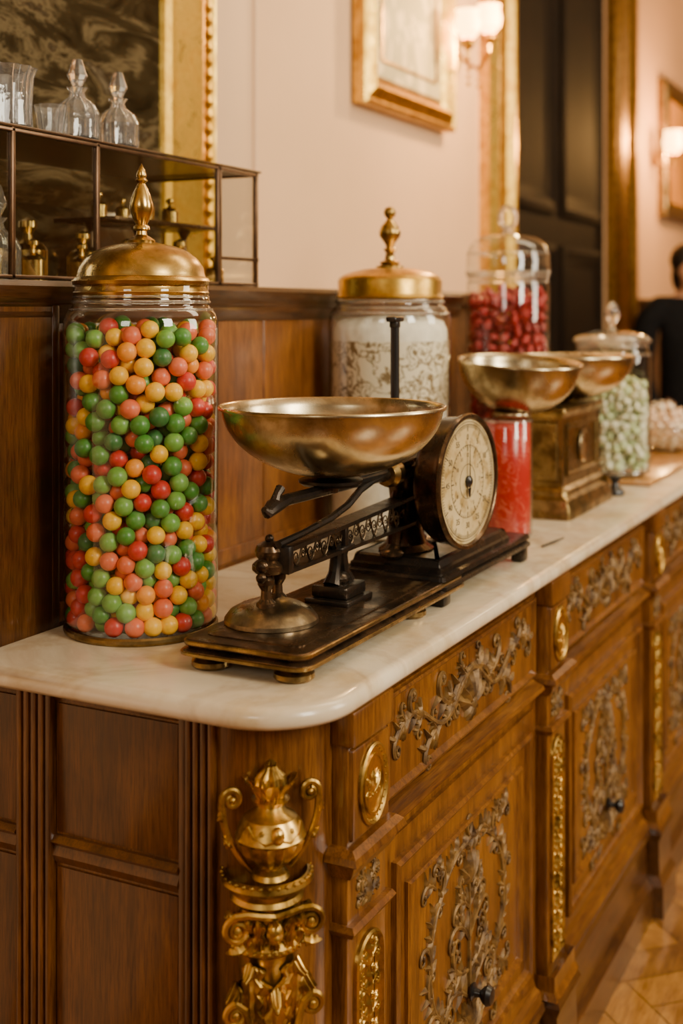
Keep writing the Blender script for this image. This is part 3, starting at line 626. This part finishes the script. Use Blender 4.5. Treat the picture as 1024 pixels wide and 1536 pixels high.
# packing
def pack(n,R,z0,r,seed,H,iters=90):
    rs=np.random.RandomState(seed); a=rs.rand(n)*2*pi; q=np.sqrt(rs.rand(n))*(R-r)
    P=np.stack([q*np.cos(a),q*np.sin(a),z0+r+rs.rand(n)*(H-2*r)],1)
    for it in range(iters):
        D=P[:,None,:]-P[None,:,:]; d2=(D**2).sum(2); np.fill_diagonal(d2,1)
        dist=np.sqrt(d2)+1e-9; ov=np.clip(2*r-dist,0,None)
        P+= (D/dist[:,:,None]*ov[:,:,None]*.28).sum(1)
        if it<iters*.7: P[:,2]-=r*.03
        rad=np.hypot(P[:,0],P[:,1]); f=np.minimum(1,(R-r)/np.maximum(rad,1e-9)); P[:,0]*=f; P[:,1]*=f
        P[:,2]=np.maximum(P[:,2],z0+r)
    return P
CAM=np.array([-.895,-.484,.341])
def fill(J,n,R,z0,r,seed,H,mats,weights,name,labels,cat,group,limit,rdraw,shape=(1,1,1),restlabel='',minz=-1,jit=0,lump=0):
    P=pack(n,R,z0,r,seed,H); rn=random.Random(seed)
    cd=CAM[:2]-np.array(J); cd/=np.linalg.norm(cd)
    rad=np.hypot(P[:,0],P[:,1]); top=P[:,2].max()-2.2*r
    score=(P[:,0]*cd[0]+P[:,1]*cd[1])/R + (rad>R-2.1*r)*1.0 + (P[:,2]>top)*.7 - (P[:,2]<minz)*5
    order=np.argsort(-score); bulk=Geo(); protos={}
    for idx,i in enumerate(order):
        c=Vector((J[0]+P[i,0],J[1]+P[i,1],P[i,2])); q=rn.choices(range(len(mats)),weights)[0]
        eu=(rn.uniform(0,6),rn.uniform(0,6),rn.uniform(0,6)) if shape!=(1,1,1) else (rn.uniform(0,6),0,0)
        if idx<limit:
            if q not in protos:
                g=Geo(); g.ball((0,0,0),(rdraw*shape[0],rdraw*shape[1],rdraw*shape[2]),20,14)
                if lump: g.v=[tuple(Vector(v)*(1+lump*math.sin(v[0]*500+v[2]*350)*math.cos(v[1]*430))) for v in g.v]
                o=fin(g,name,mats[q],origin=(0,0,0),sharp=3,label=labels[q],cat=cat,group=group); protos[q]=o
            else:
                o=protos[q].copy(); SC.objects.link(o)
            o.location=c; o.rotation_euler=eu; s=1+rn.uniform(-jit,jit); o.scale=(s,s,s)
        else: bulk.ball(c,(rdraw*shape[0]*.97,rdraw*shape[1]*.97,rdraw*shape[2]*.97),12,9,q,M=Euler(eu).to_matrix())
    if bulk.v: fin(bulk,name+'_mass',mats,sharp=3,label=restlabel,cat=cat,kind='stuff')
fill(J1,975,.0802,.0075,.0097,3,.335,[C_GR,C_GR2,C_RD,C_YE,C_OR,C_CO,C_DG],[.19,.13,.18,.18,.06,.20,.06],'candy_ball',
 ['green candy ball in the tall brass-lidded jar','light green candy ball in the tall brass-lidded jar','red candy ball in the tall brass-lidded jar','yellow candy ball in the tall brass-lidded jar','orange candy ball in the tall brass-lidded jar','coral candy ball in the tall brass-lidded jar','dark green candy ball in the tall brass-lidded jar'],'candy','candy balls in the tall jar',300,.0099,restlabel='remaining mixed candy balls deep inside the tall jar',jit=.05)
fill(J3,760,.077,.0062,.0107,4,.385,[R1,R2],[.6,.4],'red_sweet',['bright red gummy sweet in the domed glass jar','dark red gummy sweet in the domed glass jar'],'candy','red sweets in the domed jar',150,.0108,shape=(1,.8,.55),restlabel='remaining red sweets deep inside the domed jar',minz=.2,lump=.2)
fill((J4[0],J4[1]),560,.0715,.0175,.0085,5,.2,[MG,MW],[.38,.62],'mint_sweet',['pale green mint sweet in the squat glass jar','white mint sweet in the squat glass jar'],'candy','mints in the squat jar',140,.0090,shape=(1,1,.6),restlabel='remaining mints deep inside the squat jar')
g=Geo(); g.box(1.475,2.13,.055,.235,.0005,.0085,.003); fin(g,'wooden_board',W_f[1],label='thin light wooden serving board on the marble top',cat='board')
B=(2.02,.145)
g=Geo(); g.lathe([(0,.009),(.04,.009),(.044,.012),(.07,.03),(.082,.055),(.086,.075),(.084,.075),(.079,.055),(.067,.032),(.04,.014),(0,.013)],(B[0],B[1],0),40); fin(g,'glass_bowl',G,label='shallow clear glass bowl of pale sweets on the board',cat='bowl',sharp=2)
pp={}
rn=random.Random(2)
for zz,RR,n in ((.028,.028,7),(.042,.048,12),(.056,.060,16),(.070,.066,17),(.084,.052,13),(.098,.036,9),(.111,.016,4)):
    for i in range(n):
        t=2*pi*i/n+zz*40; q=rn.randrange(2); c=Vector((B[0]+RR*math.cos(t),B[1]+RR*math.sin(t),zz+rn.uniform(-.002,.002)))
        if q not in pp:
            g=Geo(); g.ball((0,0,0),(.009,.008,.0075),12,9)
            for sg_ in (-1,1):
                fan=[(sg_*.008,0,0)]+[(sg_*.0155,.006*math.cos(t_),.006*math.sin(t_)+.001*(k_%2)) for k_,t_ in enumerate([2*pi*m_/10 for m_ in range(10)])]
                g.add(fan,[(0,1+m_,1+(m_+1)%10) for m_ in range(10)])
            pp[q]=fin(g,'wrapped_sweet',(PK,PW)[q],origin=(0,0,0),label=('pale peach','cream white')[q]+' twist-wrapped sweet heaped in the glass bowl',cat='candy',group='sweets in the glass bowl'); o=pp[q]
        else: o=pp[q].copy(); SC.objects.link(o)
        o.location=c; o.rotation_euler=(rn.uniform(0,3),rn.uniform(0,3),rn.uniform(0,3))
# ---------------------------------------------------------------- bowls
def bowlprof(R,D,th=.0016):
    o=[];n=16
    for i in range(n+1):
        t=i/n; r=R*math.sin(t*pi/2*.96)/math.sin(pi/2*.96); z=D*(1-math.cos(t*pi/2*.96))/(1-math.cos(pi/2*.96)); o.append((r,z))
    inn=[(max(0,r-th) ,z+th) for r,z in o]
    return o+[(R+.003,D+.0005),(R+.0035,D+.003),(R+.002,D+.0045),(R-.001,D+.003)]+inn[::-1][1:]
YC=.112
r=empty('kitchen_scale',(.38,YC,0.0005),'antique black cast-iron dial scale with worn brass weighing pan','scale')
g=Geo()
def rr(x0,x1,y0,y1,r_,n=5):
    p=[]
    for (cx_,cy_,a) in ((x1-r_,y0+r_,-pi/2),(x1-r_,y1-r_,0),(x0+r_,y1-r_,pi/2),(x0+r_,y0+r_,pi)):
        for i in range(n+1): t=a+pi/2*i/n; p.append((cx_+r_*math.cos(t),cy_+r_*math.sin(t)))
    return p
g.sweep(rr(.075,.47,.045,.180,.014),True,[(-.006,.030),(-.002,.0295),(0,.027),(0,.024),(-.004,.0215),(.002,.019),(.003,.015),(-.003,.0125),(-.02,.012)],PT,cap=True)
base=fin(g,'base_platform',IRONB,r)
g=Geo(); g.sweep(rr(.095,.46,.060,.165,.01),True,[(-.003,.0315),(0,.031),(0,.0295)],PT,cap=True); fin(g,'base_inlay',IRONB,base)
g=Geo(); g.sweep(rr(.075,.47,.045,.180,.014),True,[(-.0015,.0285),(.0006,.0275),(.0006,.0250),(-.001,.0240)],PT); g.sweep(rr(.075,.47,.045,.180,.014),True,[(.001,.0190),(.0038,.0175),(.0036,.0150),(0,.0135)],PT); fin(g,'base_edge_trim',BRONZE,base,label='worn bronze edge trim')
for (x,y) in ((.098,.068),(.098,.158),(.36,.068),(.36,.158)):
    g=Geo(); g.lathe([(0,.0005),(.017,.0005),(.0195,.003),(.019,.007),(.015,.010),(.017,.013),(0,.013)],(x,y,0),28); fin(g,'foot',BRONZE,base)
g=Geo()
g.sweep(rr(.405,.715,.045,.178,.006),True,[(-.004,.036),(0,.035),(.001,.030),(-.003,.027),(.002,.024),(.002,.020),(-.004,.018),(-.01,.018)],PT,cap=True)
g.sweep(rr(.415,.655,.052,.170,.005),True,[(-.010,.052),(-.006,.050),(-.003,.043),(0,.041),(0,.035)],PT,cap=True)
for (x,y) in ((.42,.055),(.42,.168),(.700,.055),(.700,.168)): g.box(x-.011,x+.011,y-.009,y+.009,.0005,.022,.003)
db=fin(g,'stepped_base',IRON,r)
g=Geo(); px,py=.163,.130
g.lathe([(.045,.030),(.047,.032),(.0465,.036),(.041,.043),(.030,.049),(.018,.053),(.012,.055),(0,.055)],(px,py,0),40); fin(g,'domed_weight',PEWTER,r,label='wide rounded worn pewter weight')
g=Geo()
for dx,dy in ((-.017,-.004),(.012,.0)): g.lathe([(.010,.048),(.0095,.054),(.0055,.058),(.005,.066),(.0085,.072),(.0085,.077),(.006,.081),(.0075,.087),(0,.088)],(px+dx,py+dy,0),16)
g.lathe([(0,.083),(.014,.083),(.017,.086),(.017,.091),(.014,.094),(.011,.096),(.0135,.100),(.0145,.105),(.0125,.110),(.006,.1135),(0,.114)],(px-.014,py-.006,0),24)
g.ball((px-.035,py-.010,.093),.0068,12,9); g.ball((px-.040,py-.012,.083),.0052,12,9); g.tube([(px-.02,py-.008,.092),(px-.035,py-.010,.093)],.004,8)
g.ball((px-.014,py-.006,.116),.0045,12,8)
fin(g,'pivot_post',IRONB,r)
g=Geo(); qx=.275
g.box(qx-.030,qx+.030,YC-.026,YC+.026,.030,.037,.002); g.box(qx-.024,qx+.024,YC-.021,YC+.021,.037,.050,.003)
for s in (-1,1):
    g.tube([(qx+s*.016,YC,.050),(qx+s*.010,YC,.062),(qx+s*.007,YC,.078),(qx+s*.012,YC,.094)],[.010,.0065,.006,.008],10)
g.ball((qx,YC,.054),(.014,.012,.008)); g.box(qx-.016,qx+.016,YC-.012,YC+.012,.084,.090,.002)
fin(g,'centre_support',IRON,r)
g=Geo(); bx0,bx1=.150,.505
zl=lambda x:.0855; zu=lambda x:.1065+(x-bx0)*.034
for (fz,t) in ((zl,.0020),(zu,.0022)):
    vs=[]
    for x in (bx0,bx1):
        z=fz(x); vs+=[(x,YC-.011,z-t),(x,YC+.011,z-t),(x,YC+.011,z+t),(x,YC-.011,z+t)]
    g.add(vs,[(0,1,2,3),(7,6,5,4),(0,4,5,1),(1,5,6,2),(2,6,7,3),(3,7,4,0)])
g.box(bx0-.004,bx0+.006,YC-.012,YC+.012,.083,.1105,.002); g.box(qx-.004,qx+.004,YC-.010,YC+.010,.086,.110,.001)
g.box(bx1-.006,bx1,YC-.010,YC+.010,.084,.118,.001)
fin(g,'beam',IRON,r)
g=Geo(); P=PF(YC-.004)
# continuous running vine inside the beam with a small volute in each bend
pts=[];x=bx0+.006;per=.030
while x<bx1-.004:
    zc=(zl(x)+zu(x))/2; hh=(zu(x)-zl(x))/2-.002; pts.append(P(x,zc+hh*math.sin(2*pi*(x-bx0)/per),.001)); x+=.0012
g.tube(pts,.0011,6)
k=0; x=bx0+.006+per*.25-.006
while x<bx1-.006:
    zc=(zl(x)+zu(x))/2; hh=(zu(x)-zl(x))/2-.002; up=1 if k%2==0 else -1
    scroll(g,P,(x,zc+up*hh*.05),hh*.62,up*pi/2,1.4,-1,.0009); leaf(g,P,(x+.0035,zc+up*hh*.9),-up*.8,.006,.0014,.0014); leaf(g,P,(x+.007,zc),up*2.0,.006,.0014,.0014); x+=per/2; k+=1
fin(g,'beam_fretwork',metal('worn_fretwork',(.022,.015,.009),(.12,.08,.042),.25,.45,40,.1,.85),r,label='pierced running scroll fretwork along the beam')
g=Geo()
g.tube([(.118,YC,.150),(.124,YC,.146),(.135,YC,.150),(.160,YC,.153),(.24,YC,.152),(.33,YC,.151),(.40,YC,.150),(.455,YC,.150)],[.003,.006,.008,.006,.006,.006,.008,.010],10)
g.tube([(.136,YC,.150),(.142,YC,.160),(.150,YC,.166)],[.006,.004,.005],8); g.lathe([(0,.156),(.03,.156),(.034,.159),(.034,.162),(.02,.1635),(0,.164)],(.256,YC,0),24)
g.lathe([(0,.148),(.008,.148),(.010,.156),(0,.157)],(.256,YC,0),16)
g.tube([(.14,YC-.003,.113),(.19,YC-.003,.116),(.25,YC-.003,.122),(.29,YC-.003,.130),(.32,YC-.003,.142),(.35,YC-.003,.148),(.40,YC-.003,.152)],[.004,.0035,.004,.004,.004,.004,.005],8)
g.tube([(.30,YC,.148),(.33,YC,.156),(.38,YC,.160),(.45,YC,.168)],[.003,.004,.005,.006],8)
fin(g,'pan_arm',IRON,r)
g=Geo(); g.lathe(bowlprof(.1165,.071),(.256,YC-.002,.1645),72); fin(g,'weighing_pan',PAN,r,label='wide shallow worn brass weighing pan',sharp=1.2)
g=Geo(); hx=.475
g.lathe([(.030,.050),(.032,.054),(.024,.060),(.019,.075),(.017,.10),(.020,.125),(.026,.140),(.024,.155),(.014,.168),(0,.17)],(hx-.01,.118,0),24,sx=1.25)
for s in (-1,1):
    g.tube([(hx+s*.045-.01,.118,.052),(hx+s*.036-.01,.118,.062),(hx+s*.030-.01,.118,.085),(hx+s*.022-.01,.118,.11),(hx+s*.008-.01,.118,.135)],[.013,.008,.009,.010,.012],10)
    g.ball((hx+s*.048-.01,.115,.055),(.016,.014,.006))
g.tube([(hx-.055,.112,.158),(hx-.01,.112,.162),(hx+.02,.112,.150)],[.010,.013,.015],12)
g.lathe([(0,-.02),(.012,-.02),(.016,-.016),(.016,.0),(.012,.004),(.02,.01),(.02,.06),(0,.06)],(hx,.118,.14),24,M=Matrix.Rotation(pi/2,3,'X'))
fin(g,'housing',IRONB,r)
g=Geo(); g.lathe([(0,0),(.012,0),(.016,.005),(.016,.018),(.011,.022),(.013,.028),(0,.03)],(hx-.055,.112,.150),20,M=Matrix.Rotation(-pi/2,3,'Y')); fin(g,'pivot_knob',BRONZE,r)
g=Geo(); rx,ry=.470,.135
g.tube([(rx,ry,.14),(rx,ry,.20),(rx,ry,.325)],[.007,.0055,.0055],12); g.box(rx-.013,rx+.013,ry-.007,ry+.007,.325,.3315,.002); g.box(rx-.006,rx+.006,ry-.005,ry+.005,.318,.326,.001)
fin(g,'vertical_rod',BLACK,r,label='black upright rod with small crosspiece')
DX,DZ,DY,DR=.4730,.137,.043,.0785
MR=Matrix.Rotation(pi/2,3,'X')
g=Geo(); g.lathe([(0,-.038),(.060,-.038),(.070,-.034),(.075,-.026),(.0765,-.008),(.0795,-.003),(.0805,.001),(.079,.004),(.0755,.0045),(.0740,.003),(.0730,.0)],(DX,DY,DZ),72,M=MR); dial=fin(g,'dial',IRONB,r,origin=(DX,DY,DZ),sharp=.65,label='round drum dial with dark bronze rim')
g=Geo(); g.disc((DX,DY-.0008,DZ),.0738,MR,64); face=fin(g,'dial_face',DIAL,dial,origin=(DX,DY,DZ),label='aged cream dial face with dark numerals')
g=Geo(); P=lambda a,b,h:Vector((DX+a,DY-.0012-h,DZ+b))
for cnt,maj,ra,rb in ((120,10,.0630,.0670),(48,4,.0400,.0425)):
    for i in range(cnt):
        t=2*pi*i/cnt; r0=ra if i%maj else ra-.004; ww=.00035 if i%maj else .0007
        c_,s_=math.cos(t),math.sin(t); q=[(r0*c_-ww*s_,r0*s_+ww*c_),(r0*c_+ww*s_,r0*s_-ww*c_),(rb*c_+ww*s_,rb*s_-ww*c_),(rb*c_-ww*s_,rb*s_+ww*c_)]
        g.add([P(a,b,0) for a,b in q],[(0,1,2,3)])
for R_ in (.0670,.0700,.0425,.0200):
    n=72; vs=[];fs=[]
    for i in range(n):
        t=2*pi*i/n
        for rr_ in (R_,R_+.0006): vs.append(P(rr_*math.cos(t),rr_*math.sin(t),0))
    for i in range(n): j=(i+1)%n; fs.append((2*i,2*j,2*j+1,2*i+1))
    g.add(vs,fs)
for ring,(rad_,sz) in enumerate(((.0520,.0098),(.0310,.0065))):
    for k in range(12):
        cu=bpy.data.curves.new('num','FONT'); cu.body=str((k*5) if ring==0 else (k if k else 12)); cu.size=sz; cu.align_x='CENTER'; cu.align_y='CENTER'
        to=bpy.data.objects.new('num',cu); SC.objects.link(to); bpy.context.view_layer.update()
        me=bpy.data.meshes.new_from_object(to.evaluated_get(bpy.context.evaluated_depsgraph_get())); bpy.data.objects.remove(to)
        t=pi/2-2*pi*k/12; cx_,cz_=rad_*math.cos(t),rad_*math.sin(t)
        g.add([P(v.co.x+cx_,v.co.y+cz_,0) for v in me.vertices],[tuple(p.vertices) for p in me.polygons]); bpy.data.meshes.remove(me)
fin(g,'numerals',simple('faded_ink',(.06,.042,.025),.6),face,origin=(DX,DY,DZ))
g=Geo(); g.lathe([(0,0),(.0065,0),(.007,.003),(.004,.005),(0,.006)],(DX,DY-.001,DZ),16,M=MR)
g.add([P(-.0022,-.016,.003),(P(.0022,-.016,.003)),P(.0005,.048,.003),P(-.0005,.048,.003)],[(0,1,2,3)]); g.add([P(-.002,-.018,.0025),P(.002,-.018,.0025),P(.004,-.008,.0025),P(-.004,-.008,.0025)],[(0,1,2,3)])
fin(g,'pointer',BLACK,dial)
dial.rotation_euler=(0,0,math.radians(-5))
g=Geo(); MB=Matrix.Rotation(math.radians(-3),3,'Y')@Matrix.Rotation(math.radians(4),3,'X')
g.lathe(bowlprof(.0925,.078),(.905,.128,.180),64,M=MB); g.lathe([(0,-.004),(.028,-.0035),(.030,.0),(.026,.006),(0,.004)],(.882,.128,.1815),32)
fin(g,'brass_bowl',PAN,label='worn brass scale bowl resting on the red jar',cat='bowl',sharp=1.2)
r=empty('balance_scale',(1.165,.15,.0005),'brass-cased counter scale with shallow brass bowl on top','scale')
g=Geo()
g.sweep(rr(1.035,1.300,.085,.225,.004),True,[(-.014,.045),(-.012,.036),(-.004,.030),(-.002,.022),(0,.018),(.002,.012),(.002,.0005)],PT,cap=True)
g.sweep(rr(1.050,1.285,.098,.212,.003),True,[(-.006,.178),(.002,.178),(.004,.173),(-.002,.166),(-.004,.160),(-.004,.050),(.002,.044),(.002,.040)],PT,cap=True)
g.sweep([(1.075,.065),(1.26,.065),(1.26,.15),(1.075,.15)],True,[(0,0),(0,.003),(-.004,.004),(-.007,0)],PF(.102))
g.sweep([(.20,.065),(.115,.065),(.115,.15),(.20,.15)],True,[(0,0),(0,.003),(-.004,.004),(-.007,0)],lambda a,b,h:Vector((1.054-h,a,b)))
fin(g,'case',BRONZE,r)
g=Geo(); g.lathe([(0,.0),(.026,.0),(.028,.002),(.024,.004),(.020,.003),(0,.003)],(1.168,.100,.108),32,M=MR); fin(g,'escutcheon',PAN,r,label='oval pale metal badge')
g=Geo(); g.lathe([(0,.178),(.02,.178),(.018,.181),(0,.182)],(1.215,.14,0),24); g.lathe(bowlprof(.112,.074),(1.215,.138,.181),64); fin(g,'weighing_pan',PAN,r,label='shallow worn brass bowl',sharp=1.2)
g=Geo(); g.lathe([(0,.0005),(.016,.0005),(.018,.004),(.016,.010),(.008,.016),(.006,.022),(.010,.028),(.010,.034),(0,.038)],(1.345,.09,0),20); fin(g,'black_weight',BLACK,label='small black knobbed iron weight beside the brass scale',cat='weight')
g=Geo(); g.tube([(.80,.055,.0025),(.84,.05,.0028),(.88,.047,.0025)],[.0015,.002,.001],6); fin(g,'metal_pick',BLACK,label='thin dark metal pick lying on the marble',cat='tool')
# ---------------------------------------------------------------- person
def skin(verts,edges,rads,lv=2):
    me=bpy.data.meshes.new('t'); me.from_pydata(verts,edges,[]); o=bpy.data.objects.new('t',me); SC.objects.link(o)
    md=o.modifiers.new('s','SKIN'); md.use_smooth_shade=True
    for i,sv in enumerate(me.skin_vertices[0].data):
        rr_=rads[i]; sv.radius=(rr_,rr_); sv.use_root=(i==0)
    ss=o.modifiers.new('b','SUBSURF'); ss.levels=lv; ss.render_levels=lv
    bpy.context.view_layer.update()
    m2=bpy.data.meshes.new_from_object(o.evaluated_get(bpy.context.evaluated_depsgraph_get()))
    vs=[tuple(v.co) for v in m2.vertices]; fs=[tuple(p.vertices) for p in m2.polygons]
    bpy.data.objects.remove(o); bpy.data.meshes.remove(m2); return vs,fs
H=1.33; PX,PY=3.64,.42
fw=Vector((-.75,-.66,0)).normalized(); sd=Vector((-fw.y,fw.x,0))
def B3(s,f,z): return tuple(Vector((PX,PY,FL))+sd*s*H+fw*f*H+Vector((0,0,z*H)))
V=[B3(0,0,.53),B3(0,.0,.62),B3(0,0,.72),B3(0,0,.80),B3(0,.012,.845),B3(0,.028,.872),B3(0,.045,.905),B3(0,.040,.945)]; E=[(i,i+1) for i in range(7)]; Rr=[.060*H,.055*H,.062*H,.052*H,.027*H,.03*H,.041*H,.036*H]
def chain(start,pts):
    p=start
    for (q,rad) in pts: V.append(B3(*q)); Rr.append(rad*H); E.append((p,len(V)-1)); p=len(V)-1
    return p
for s in (-1,1):
    chain(0,[((s*.05,0,.49),.045),((s*.055,.01,.28),.03),((s*.055,-.005,.05),.02),((s*.06,.06,.018),.018),((s*.06,.1,.014),.012)])
    w_=chain(3,[((s*.075,0,.805),.03),((s*.115,0,.78),.028),((s*.13,-.01,.63),.022),((s*.115,.055,.50),.016),((s*.112,.065,.480),.015),((s*.108,.072,.462),.013)])
    for k in range(4): chain(w_,[((s*(.098+.007*k),.078,.445),.0052),((s*(.098+.007*k),.083+.002*(k%2),.428),.0048),((s*(.098+.007*k),.080,.415),.004)])
    chain(w_-1,[((s*.098,.082,.468),.0055),((s*.092,.090,.452),.005)])
chain(6,[((0,.085,.900),.007)])
for s in (-1,1): chain(6,[((s*.043,.035,.905),.006)])
vs,fs=skin(V,E,Rr); g=Geo(); g.add(vs,fs)
per=fin(g,'person',simple('skin_tone',(.50,.26,.15),.5),origin=(PX,PY,FL),sharp=3,label='person with dark hair in a dark jacket looking down',cat='person')
g=Geo()
for s in (-1,1): g.ball(B3(s*.017,.079,.913),.005*H,8,6)
g.tube([B3(-.014,.080,.883),B3(0,.084,.882),B3(.014,.080,.883)],.003*H,6,m=1)
fin(g,'face_details',[BLACK,simple('lips',(.4,.14,.11),.5)],per)
V=[B3(0,0,.48),B3(0,0,.60),B3(0,0,.72),B3(0,0,.80),B3(0,.005,.835)];E=[(0,1),(1,2),(2,3),(3,4)];Rr=[.085*H,.072*H,.078*H,.062*H,.036*H]
for s in (-1,1): chain(3,[((s*.078,0,.80),.045),((s*.118,0,.775),.038),((s*.133,-.01,.63),.032),((s*.115,.056,.497),.024)])
vs,fs=skin(V,E,Rr); g=Geo(); g.add(vs,fs); fin(g,'jacket',simple('dark_cloth',(.008,.008,.009),.9,spec=.1),per,sharp=3)
V=[B3(0,0,.53)];E=[];Rr=[.075*H]
for s in (-1,1): chain(0,[((s*.05,0,.47),.058),((s*.056,.008,.28),.04),((s*.056,-.004,.05),.032)])
vs,fs=skin(V,E,Rr); g=Geo(); g.add(vs,fs); fin(g,'trousers',simple('black_cloth',(.008,.008,.010),.9,spec=.1),per,sharp=3)
g=Geo(); g.ball(Vector(B3(0,.022,.936)),(.052*H,.054*H,.050*H),20,14); g.ball(Vector(B3(0,-.006,.895)),(.044*H,.036*H,.055*H),16,10); g.ball(Vector(B3(0,-.036,.945)),.02*H,12,8)
fin(g,'hair',simple('dark_hair',(.012,.008,.006),.5),per,sharp=3)
# ---------------------------------------------------------------- lights
def area(loc,tgt,size,e,col,sy=None):
    L_=bpy.data.lights.new('area_light','AREA'); L_.size=size*S; L_.energy=e*S*S; L_.color=col
    if sy: L_.shape='RECTANGLE'; L_.size_y=sy*S
    o=bpy.data.objects.new('area_light',L_); SC.objects.link(o); o.location=loc
    o.rotation_euler=(Vector(tgt)-Vector(loc)).to_track_quat('-Z','Y').to_euler(); return o
def point(loc,e,col,rad=.03):
    L_=bpy.data.lights.new('lamp_light','POINT'); L_.energy=e*S*S; L_.color=col; L_.shadow_soft_size=rad*S
    o=bpy.data.objects.new('lamp_light',L_); SC.objects.link(o); o.location=loc
area((-.5,-2.5,1.45),(.4,.1,.05),.7,90,(1,.905,.72),1.2)
area((1.9,-2.8,1.2),(1.2,.2,0),.9,66,(1,.87,.66),1.3)
area((1.6,-.45,2.12),(1.4,.0,0),.6,46,(1,.81,.52),2.4)
area((-2.5,-.3,1.2),(.2,.2,.1),.6,14,(1,.90,.74))
point((1.97,.42,1.06),22,(1,.58,.20)); point((4.25,.42,1.05),30,(1,.50,.14)); point((5.5,-.8,1.6),26,(1,.72,.40),.2)
w_=bpy.data.worlds.new('world'); bpy.context.scene.world=w_; w_.use_nodes=True; w_.node_tree.nodes['Background'].inputs[0].default_value=(1,.85,.7,1); w_.node_tree.nodes['Background'].inputs[1].default_value=.3
# ---------------------------------------------------------------- global scale and lift
for o in bpy.data.objects:
    if o.parent is None: o.location.z-=FL
for o in bpy.data.objects: o.location=o.location*S
for me in bpy.data.meshes: me.transform(Matrix.Scale(S,4))
# ---------------------------------------------------------------- camera
cam=bpy.data.cameras.new('camera'); co=bpy.data.objects.new('camera',cam); SC.objects.link(co)
co.location=(-.895*S,-.484*S,(.341-FL)*S); co.rotation_euler=(pi/2,0,-math.atan2(.892,.452))
cam.sensor_fit='VERTICAL'; cam.sensor_height=36; cam.sensor_width=24; cam.lens=1850/1536*36; cam.shift_y=-305/1536
cam.clip_start=.05
cam.dof.use_dof=True; cam.dof.focus_distance=1.26*S; cam.dof.aperture_fstop=3.0
bpy.context.scene.camera=co
